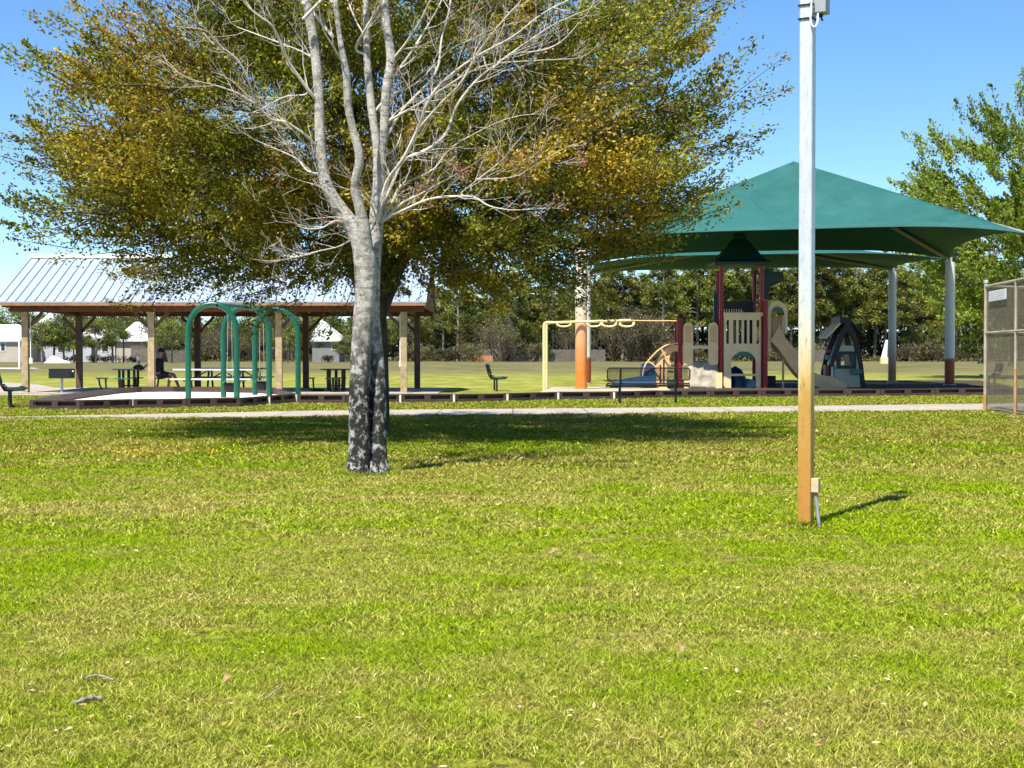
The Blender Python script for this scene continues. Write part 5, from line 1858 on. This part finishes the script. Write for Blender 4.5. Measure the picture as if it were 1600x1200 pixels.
    path = smooth([Pt(1024, 594, -.35), Pt(1000, 596, -.35), Pt(978, 598, -.35), Pt(962, 603, -.35), Pt(953, 608, -.35)], 3)
    V, Fq = [], []
    sec = [(-.05, .20), (.02, .20), (.06, .0), (.5, .0), (.54, .2), (.61, .2), (.61, -.1), (-.05, -.1)]
    for i, p in enumerate(path):
        k = 1 - .5 * i / (len(path) - 1)
        for a, b_ in sec:
            V.append(p + Vector((0, a, b_ * k)))
    n = len(sec)
    for i in range(len(path) - 1):
        for k in range(n):
            Fq.append((i * n + k, i * n + (k + 1) % n, (i + 1) * n + (k + 1) % n, (i + 1) * n + k))
    Fq += [tuple(range(n))[::-1], tuple((len(path) - 1) * n + k for k in range(n))]
    m.add(V, Fq); m.build('blue_trough', M['blue'], root)
    m = MB(); m.bx(X(1002), X(1024), -.02, .05, .12, Z(596)); m.bx(X(1013), X(1022), -.05, -.02, .2, .45); m.build('drum_window', M['lightblue'], root)
    m = MB()
    for q, (w, z) in enumerate(((.34, .05), (.36, .3), (.26, .55), (.12, .72))):
        pass
    m.tube([(X(1155), .7, .02), (X(1155), .7, .35), (X(1153), .7, .62), (X(1150), .7, .78)], [.38, .36, .25, .1], 16)
    m.build('blue_shell', M['navy'], root, True)
    m = MB(); m.tube([(X(1176), .9, .03), (X(1174), .9, .2), (X(1170), .9, .3)], [.30, .28, .1], 14); m.build('pale_shell', M['lightblue'], root, True)
    m = MB(); m.tube([(X(1049), -.2, .35), (X(1051), -.2, .42)], .0, 6, False) if False else m.bx(X(1041), X(1058), -.25, .0, Z(601), Z(594)); m.build('green_step', M['dark_green'], root)
play_tower()

# ---------------------------------------------------------------- small playhouse
def playhouse():
    D = 53.4; s = F / D
    root = thing('playhouse', ((1323 - 800) / s, D, 0), 'small playhouse with dark pointed arch and pale front with square window', 'playhouse')
    X = lambda p: (p - 1323) / s
    Z = lambda y: max((YH - y) / s + HCAM, 0)
    def Pt(p, y, d=0.0): return Vector((X(p), d, Z(y)))
    for dep in (0.0, 1.2):
        m = MB()
        outer = [(1292, 609), (1294, 580), (1299, 556), (1306, 534), (1314, 515), (1321, 504), (1327, 504), (1335, 518), (1343, 545), (1348, 572), (1352, 609)]
        inner = [(1346, 609), (1342, 572), (1336, 545), (1329, 524), (1324, 517), (1319, 524), (1311, 545), (1304, 565), (1300, 585), (1298, 609)]
        m.prism([Pt(a, b_, dep - .08) for a, b_ in outer + inner], (0, .16, 0))
        m.build('arch_frame', M['brown_plastic'], root)
    m = MB(); m.prism([Pt(1311, 495.5, -.12), Pt(1328, 495.5, -.12), Pt(1330, 505, -.12), Pt(1311, 505, -.12)], (0, 1.44, 0)); m.build('ridge', M['brown_plastic'], root)
    for nm, a, b_, mt in (('roof_panel', (1291, 529), (1313, 506), M['cream']), ('roof_panel', (1352, 529), (1331, 506), M['brown_plastic'])):
        m = MB(); m.prism([Pt(a[0], a[1], -.1), Pt(b_[0], b_[1], -.1), Pt(b_[0], b_[1] - 4, -.1), Pt(a[0], a[1] - 4, -.1)], (0, 1.4, 0)); m.build(nm, mt, root)
    # front and back wall with window
    wallm = simple('pale_green_grey_plastic', (.46, .42, .28), .5, var=.1)
    for dep in (-.04, 1.16):
        m = MB()
        def q(a, b_, c, d): m.prism([Pt(*a, dep), Pt(*b_, dep), Pt(*c, dep), Pt(*d, dep)], (0, .08, 0))
        q((1309, 554), (1335, 554), (1333, 540), (1312, 540))
        q((1305, 571), (1313, 571), (1313, 554), (1308, 554))
        q((1331, 571), (1341, 571), (1338, 554), (1331, 554))
        q((1301, 608), (1345, 608), (1341, 571), (1305, 571))
        w = m.build('wall', wallm, root)
        if dep < 0:
            m = MB()
            for (a, b_, c, d) in ((1307, 1337, 549, 554), (1307, 1337, 571, 576), (1307, 1313, 554, 571), (1331, 1337, 554, 571)):
                m.bx(X(a), X(b_), dep - .05, dep - .001, Z(d), Z(c))
            m.build('window_frame', M['dark_green'], w)
    m = MB(); m.bx(X(1328), X(1344), -.30, -.05, Z(584), Z(577)); m.build('shelf', M['green_plastic'], root)
    m = MB(); m.bx(X(1290), X(1297), -.2, .0, Z(562), Z(555)); m.build('side_grip', M['green_plastic'], root)
    m = MB(); m.bx(X(1289), X(1294), -.1, .3, 0.03, Z(570)); m.build('side_panel', M['red_paint'], root); m = MB(); m.bx(X(1290), X(1298), -.1, .1, Z(551), Z(546)); m.build('side_knob', M['red_paint'], root)
    m = MB(); m.bx(X(1297.5), X(1300.5), -.14, -.09, Z(592), Z(573)); m.build('side_trim', M['white_plastic'], root)
playhouse()

# ---------------------------------------------------------------- chain link fence with sign
def fence():
    M['fence_pipe'] = simple('rusty_fence_pipe', (.42, .36, .26), .55, .25, var=.3, scale=2.5)
    M['wire'] = simple('fence_wire', (.23, .19, .13), .5, .4, var=.25, scale=3)
    M['pipe_rust'] = simple('orange_rust_pipe', (.40, .22, .08), .65, .1, var=.3, scale=3)
    C = Vector(((1540 - 800) * 33.0 / F, 33.0, 0))
    A1 = Vector(((1587 - 800) * 30.2 / F, 30.2, 0))
    A2 = A1 + (A1 - C)
    A3 = A2 + (A1 - C)
    B1 = C + Vector((2.9, 1.0, 0)); B2 = C + Vector((5.8, 2.0, 0))
    H = 2.78
    root = thing('chain_link_fence', C, 'tall chain link fence with rusty pipes at the right edge', 'fence')
    for p, mt, r in ((C, M['fence_pipe'], .045), (A1, M['fence_pipe'], .036), (A2, M['fence_pipe'], .036), (A3, M['fence_pipe'], .045), (B1, M['fence_pipe'], .036), (B2, M['fence_pipe'], .036)):
        m = MB(); q = p - C
        m.tube([q, q + Vector((0, 0, H + (.05 if r > .04 else 0)))], r, 10)
        po = m.build('post', mt, root, True)
        if p is A1 or p is C:
            m = MB(); m.tube([q + Vector((0, 0, .0)), q + Vector((0, 0, .95 if p is A1 else .35))], r + .003, 10); m.build('rust_sleeve', M['pipe_rust'], po, True)
        if r > .04:
            m = MB(); m.tube([q + Vector((0, 0, H + .05)), q + Vector((0, 0, H + .09)), q + Vector((0, 0, H + .12))], [r * 1.2, r * 1.15, r * .4], 10); m.build('cap', M['galv'], po, True)
    for a, b_ in ((C, A1), (A1, A2), (A2, A3), (C, B1), (B1, B2)):
        for z, rr_ in ((H - .03, .03), (1.72, .024), (.06, .006)):
            m = MB()
            m.tube([a - C + Vector((0, 0, z)), b_ - C + Vector((0, 0, z))], rr_, 8)
            m.build('rail' if rr_ > .01 else 'tension_wire', M['fence_pipe'], root, True)
        # woven mesh
        L = (b_ - a).length; d = (b_ - a).normalized(); z0, z1 = .05, H - .04
        hh = z1 - z0
        m = MB(); sp = .072
        k = -hh
        while k < L:
            for sg in (1, -1):
                u0, u1 = max(k, 0), min(k + hh, L)
                if u1 - u0 < .02: continue
                v0, v1 = u0 - k, u1 - k
                if sg < 0: v0, v1 = hh - v0, hh - v1
                p0 = a - C + d * u0 + Vector((0, 0, z0 + v0)); p1 = a - C + d * u1 + Vector((0, 0, z0 + v1))
                m.tube([p0, p1], .0030, 3, cap=False)
            k += sp
        m.build('mesh_panel', M['wire'], root)
    # sign wired to the mesh
    d = (A1 - C).normalized()
    nrm = Vector((d.y, -d.x, 0))
    if nrm.x > 0: nrm = -nrm
    L = (A1 - C).length
    a = C + d * L * .16 + nrm * .03; b_ = C + d * L * .74 + nrm * .03
    z0, z1 = 2.40, 2.62
    root = thing('sign', (a + b_) / 2 + Vector((0, 0, z0)), 'small white notice wired high on the chain link fence', 'sign')
    o = root.location
    m = MB()
    m.prism([a - o + Vector((0, 0, 0)) + Vector((0, 0, z0)), b_ - o + Vector((0, 0, z0)), b_ - o + Vector((0, 0, z1)), a - o + Vector((0, 0, z1))], nrm * .008)
    m.build('board', M['white_paint'], root)
    m = MB()
    rng = random.Random(3)
    Ln = (b_ - a).length
    for r_ in range(4):
        u = .06
        z = z1 - .045 - r_ * .045
        while u < .94:
            w = rng.uniform(.03, .09)
            if u + w > .94: break
            c = a.lerp(b_, u + w / 2) - o + nrm * .0095
            m.bar(a.lerp(b_, u) - o + nrm * .0095 + Vector((0, 0, z)), a.lerp(b_, u + w) - o + nrm * .0095 + Vector((0, 0, z)), .002, .013)
            u += w + .025
    m.build('lettering', simple('faded_grey_ink', (.42, .42, .44), .7), root)
    # worn earth below the fence
    g = [(1530, 645), (1590, 652), (1700, 660), (1780, 650), (1700, 640), (1600, 638)]
    sheet('bare_earth', [G(*p) for p in g], .004, simple('worn_earth', (.20, .15, .09), .95, var=.3, scale=2))
fence()

# ---------------------------------------------------------------- light pole
def light_pole():
    b = G(1259, 822)
    s = F / b.y
    root = thing('light_pole', (b.x, b.y, 0), 'square steel pole with rust stained foot and grey box near its top', 'pole')
    rz = R(-28)
    w = .098
    H = 4.32
    m = MB(); c, sn = math.cos(rz), math.sin(rz)
    # rounded corners
    pts = []
    for sx, sy in ((1, 1), (-1, 1), (-1, -1), (1, -1)):
        for k in range(4):
            a = math.atan2(sy, sx) - R(45) + R(30) * k
            pts.append((sx * (w / 2 - .012) + .012 * math.cos(a), sy * (w / 2 - .012) + .012 * math.sin(a)))
    # order corner arcs counter-clockwise
    pts = [(x * c - y * sn, x * sn + y * c) for x, y in pts]
    m.prism([(x, y, -.05) for x, y in pts], (0, 0, H + .05))
    m.build('pole', M['pole'], root)
    m = MB(); m.prism([(x * 1.06, y * 1.06, H) for x, y in pts], (0, 0, .03)); m.build('pole_cap', M['galv'], root)
    z = lambda y: (822 - y) / s
    # equipment box on the right of the top
    Mr = Matrix.Rotation(rz, 3, 'Z')
    m = MB()
    bc = Vector(((1279 - 1259) / s, -.01, z(-28)))
    m.box(bc, (.10, .11, z(-80) - z(25)), M=Mr)
    bo = m.build('equipment_box', M['box_grey'], root)
    md = bo.modifiers.new('bev', 'BEVEL'); md.width = .006; md.segments = 2
    m = MB(); m.tube([bc + Vector((.0, 0, -(z(-80) - z(25)) / 2 + .005)), bc + Vector((0, 0, -(z(-80) - z(25)) / 2 - .02))], .016, 8); m.tube([bc + Vector((.0, 0, -(z(-80) - z(25)) / 2 - .02)), bc + Vector((.012, 0, -(z(-80) - z(25)) / 2 - .05))], .007, 6)
    m.build('cable_gland', M['black_metal'], bo)
    for yy in (12, 33):
        m = MB()
        zz = z(yy)
        k = w / 2 + .006
        ring = [Mr @ Vector(p) + Vector((0, 0, zz)) for p in ((-k, -k, 0), (k, -k, 0), (k, k, 0), (-k, k, 0), (-k, -k, 0))]
        for i in range(4): m.bar(ring[i], ring[i + 1], .004, .012)
        m.box(Mr @ Vector((k - .01, -k - .008, 0)) + Vector((0, 0, zz)), (.02, .02, .022), M=Mr)
        m.build('clamp_band', M['black_metal'], root)
    m = MB()
    pts = [Vector((.012, -.085, z(0))), Vector((.006, -.085, z(25))), Vector((.004, -.085, z(38))), Vector((.018, -.088, z(47))), Vector((.040, -.085, z(47))), Vector((.056, -.07, z(38))), Vector((.062, -.05, z(26)))]
    m.tube(smooth(pts, 5), .007, 8); m.build('cable_loop', M['white_paint'], root, True)
    # lamp head above the picture; its shade lies on the lawn
    m = MB(); m.tube([(0, 0, H), (.0, .0, H + .42)], .012, 6); m.build('lamp_arm', M['galv'], root)
    m = MB(); m.box((.0, .02, H + .52), (.17, .12, .20), M=Mr); m.build('lamp_head', M['box_grey'], root)
    # junction box and conduit low on the right face
    k = w / 2
    m = MB()
    jc = Mr @ Vector((k + .028, -.012, 0)) + Vector((0, 0, (z(768) + z(746)) / 2))
    m.box(jc, (.055, .062, z(746) - z(768)), M=Mr)
    jb = m.build('junction_box', M['beige_box'], root)
    md = jb.modifiers.new('bev', 'BEVEL'); md.width = .004; md.segments = 2
    m = MB()
    j0 = jc + Vector((0, 0, -(z(746) - z(768)) / 2))
    m.tube([j0, j0 + Vector((0, 0, -.02))], .017, 10)
    m.tube([j0 + Vector((0, 0, -.015)), j0 + Vector((.008, -.01, -.1)), Vector((j0.x + .022, j0.y - .03, -.02))], .013, 10)
    m.build('conduit', M['conduit'], root, True)
light_pole()

# ---------------------------------------------------------------- sticks and leaves in the foreground
def litter():
    def stick(name, label, pts, rad, group=None):
        o0 = G(*pts[0]); o0.z = 0
        m = MB()
        P = [G(x, y) - o0 + Vector((0, 0, h)) for (x, y), h in zip(pts, (0.012, .022, .026, .018, .018))]
        m.tube(smooth(P, 4), [rad * (.75 + .35 * math.sin(1 + i * 1.7)) for i in range(4 * (len(P) - 1) + 1)], 8)
        o = tag(m.build(name, M['twig'], smooth=True), label, 'stick', group)
        o.location = o0
    stick('broken_branch', 'thick grey piece of broken branch lying in the grass at lower left', [(116, 1104), (130, 1103), (143, 1101), (158, 1099)], .011)
    stick('dry_stick', 'pale thin forked stick lying in the grass above the broken branch', [(133, 1065), (148, 1064), (160, 1067), (178, 1070)], .005)
    stick('dry_twig', 'thin dark twig in the grass right of the curled tan leaf', [(414, 1098), (426, 1092), (440, 1085)], .004)
    def leaf(label, px, py, L, rz):
        o0 = G(px, py); o0.z = .03
        m = MB(); V = []; Fq = []
        n = 8
        for i in range(n + 1):
            t = i / n; w = math.sin(math.pi * (t * .9 + .06)) ** .8 * L * .3 * (1 + .3 * math.sin(t * 19))
            for j, u in enumerate((-1, -.5, 0, .5, 1)):
                V.append(((t - .5) * L, u * w, .012 + .35 * abs(u) * w + .015 * math.sin(t * 3.1)))
        for i in range(n):
            for j in range(4):
                q = i * 5 + j
                Fq.append((q, q + 1, q + 6, q + 5))
        m.add(V, Fq)
        o = tag(m.build('dry_leaf', M['leaf_tan'], smooth=True), label, 'leaf')
        o.location = o0; o.rotation_euler = (R(18), R(-14), rz)
    leaf('curled tan leaf in the grass at lower left, right of the pale stick', 357, 1080, .05, .7)
    leaf('curled reddish brown leaf in the middle of the lawn', 868, 873, .075, .2)
    leaf('small tan leaf in the grass below the centre', 1064, 1030, .055, 1.2)
litter()
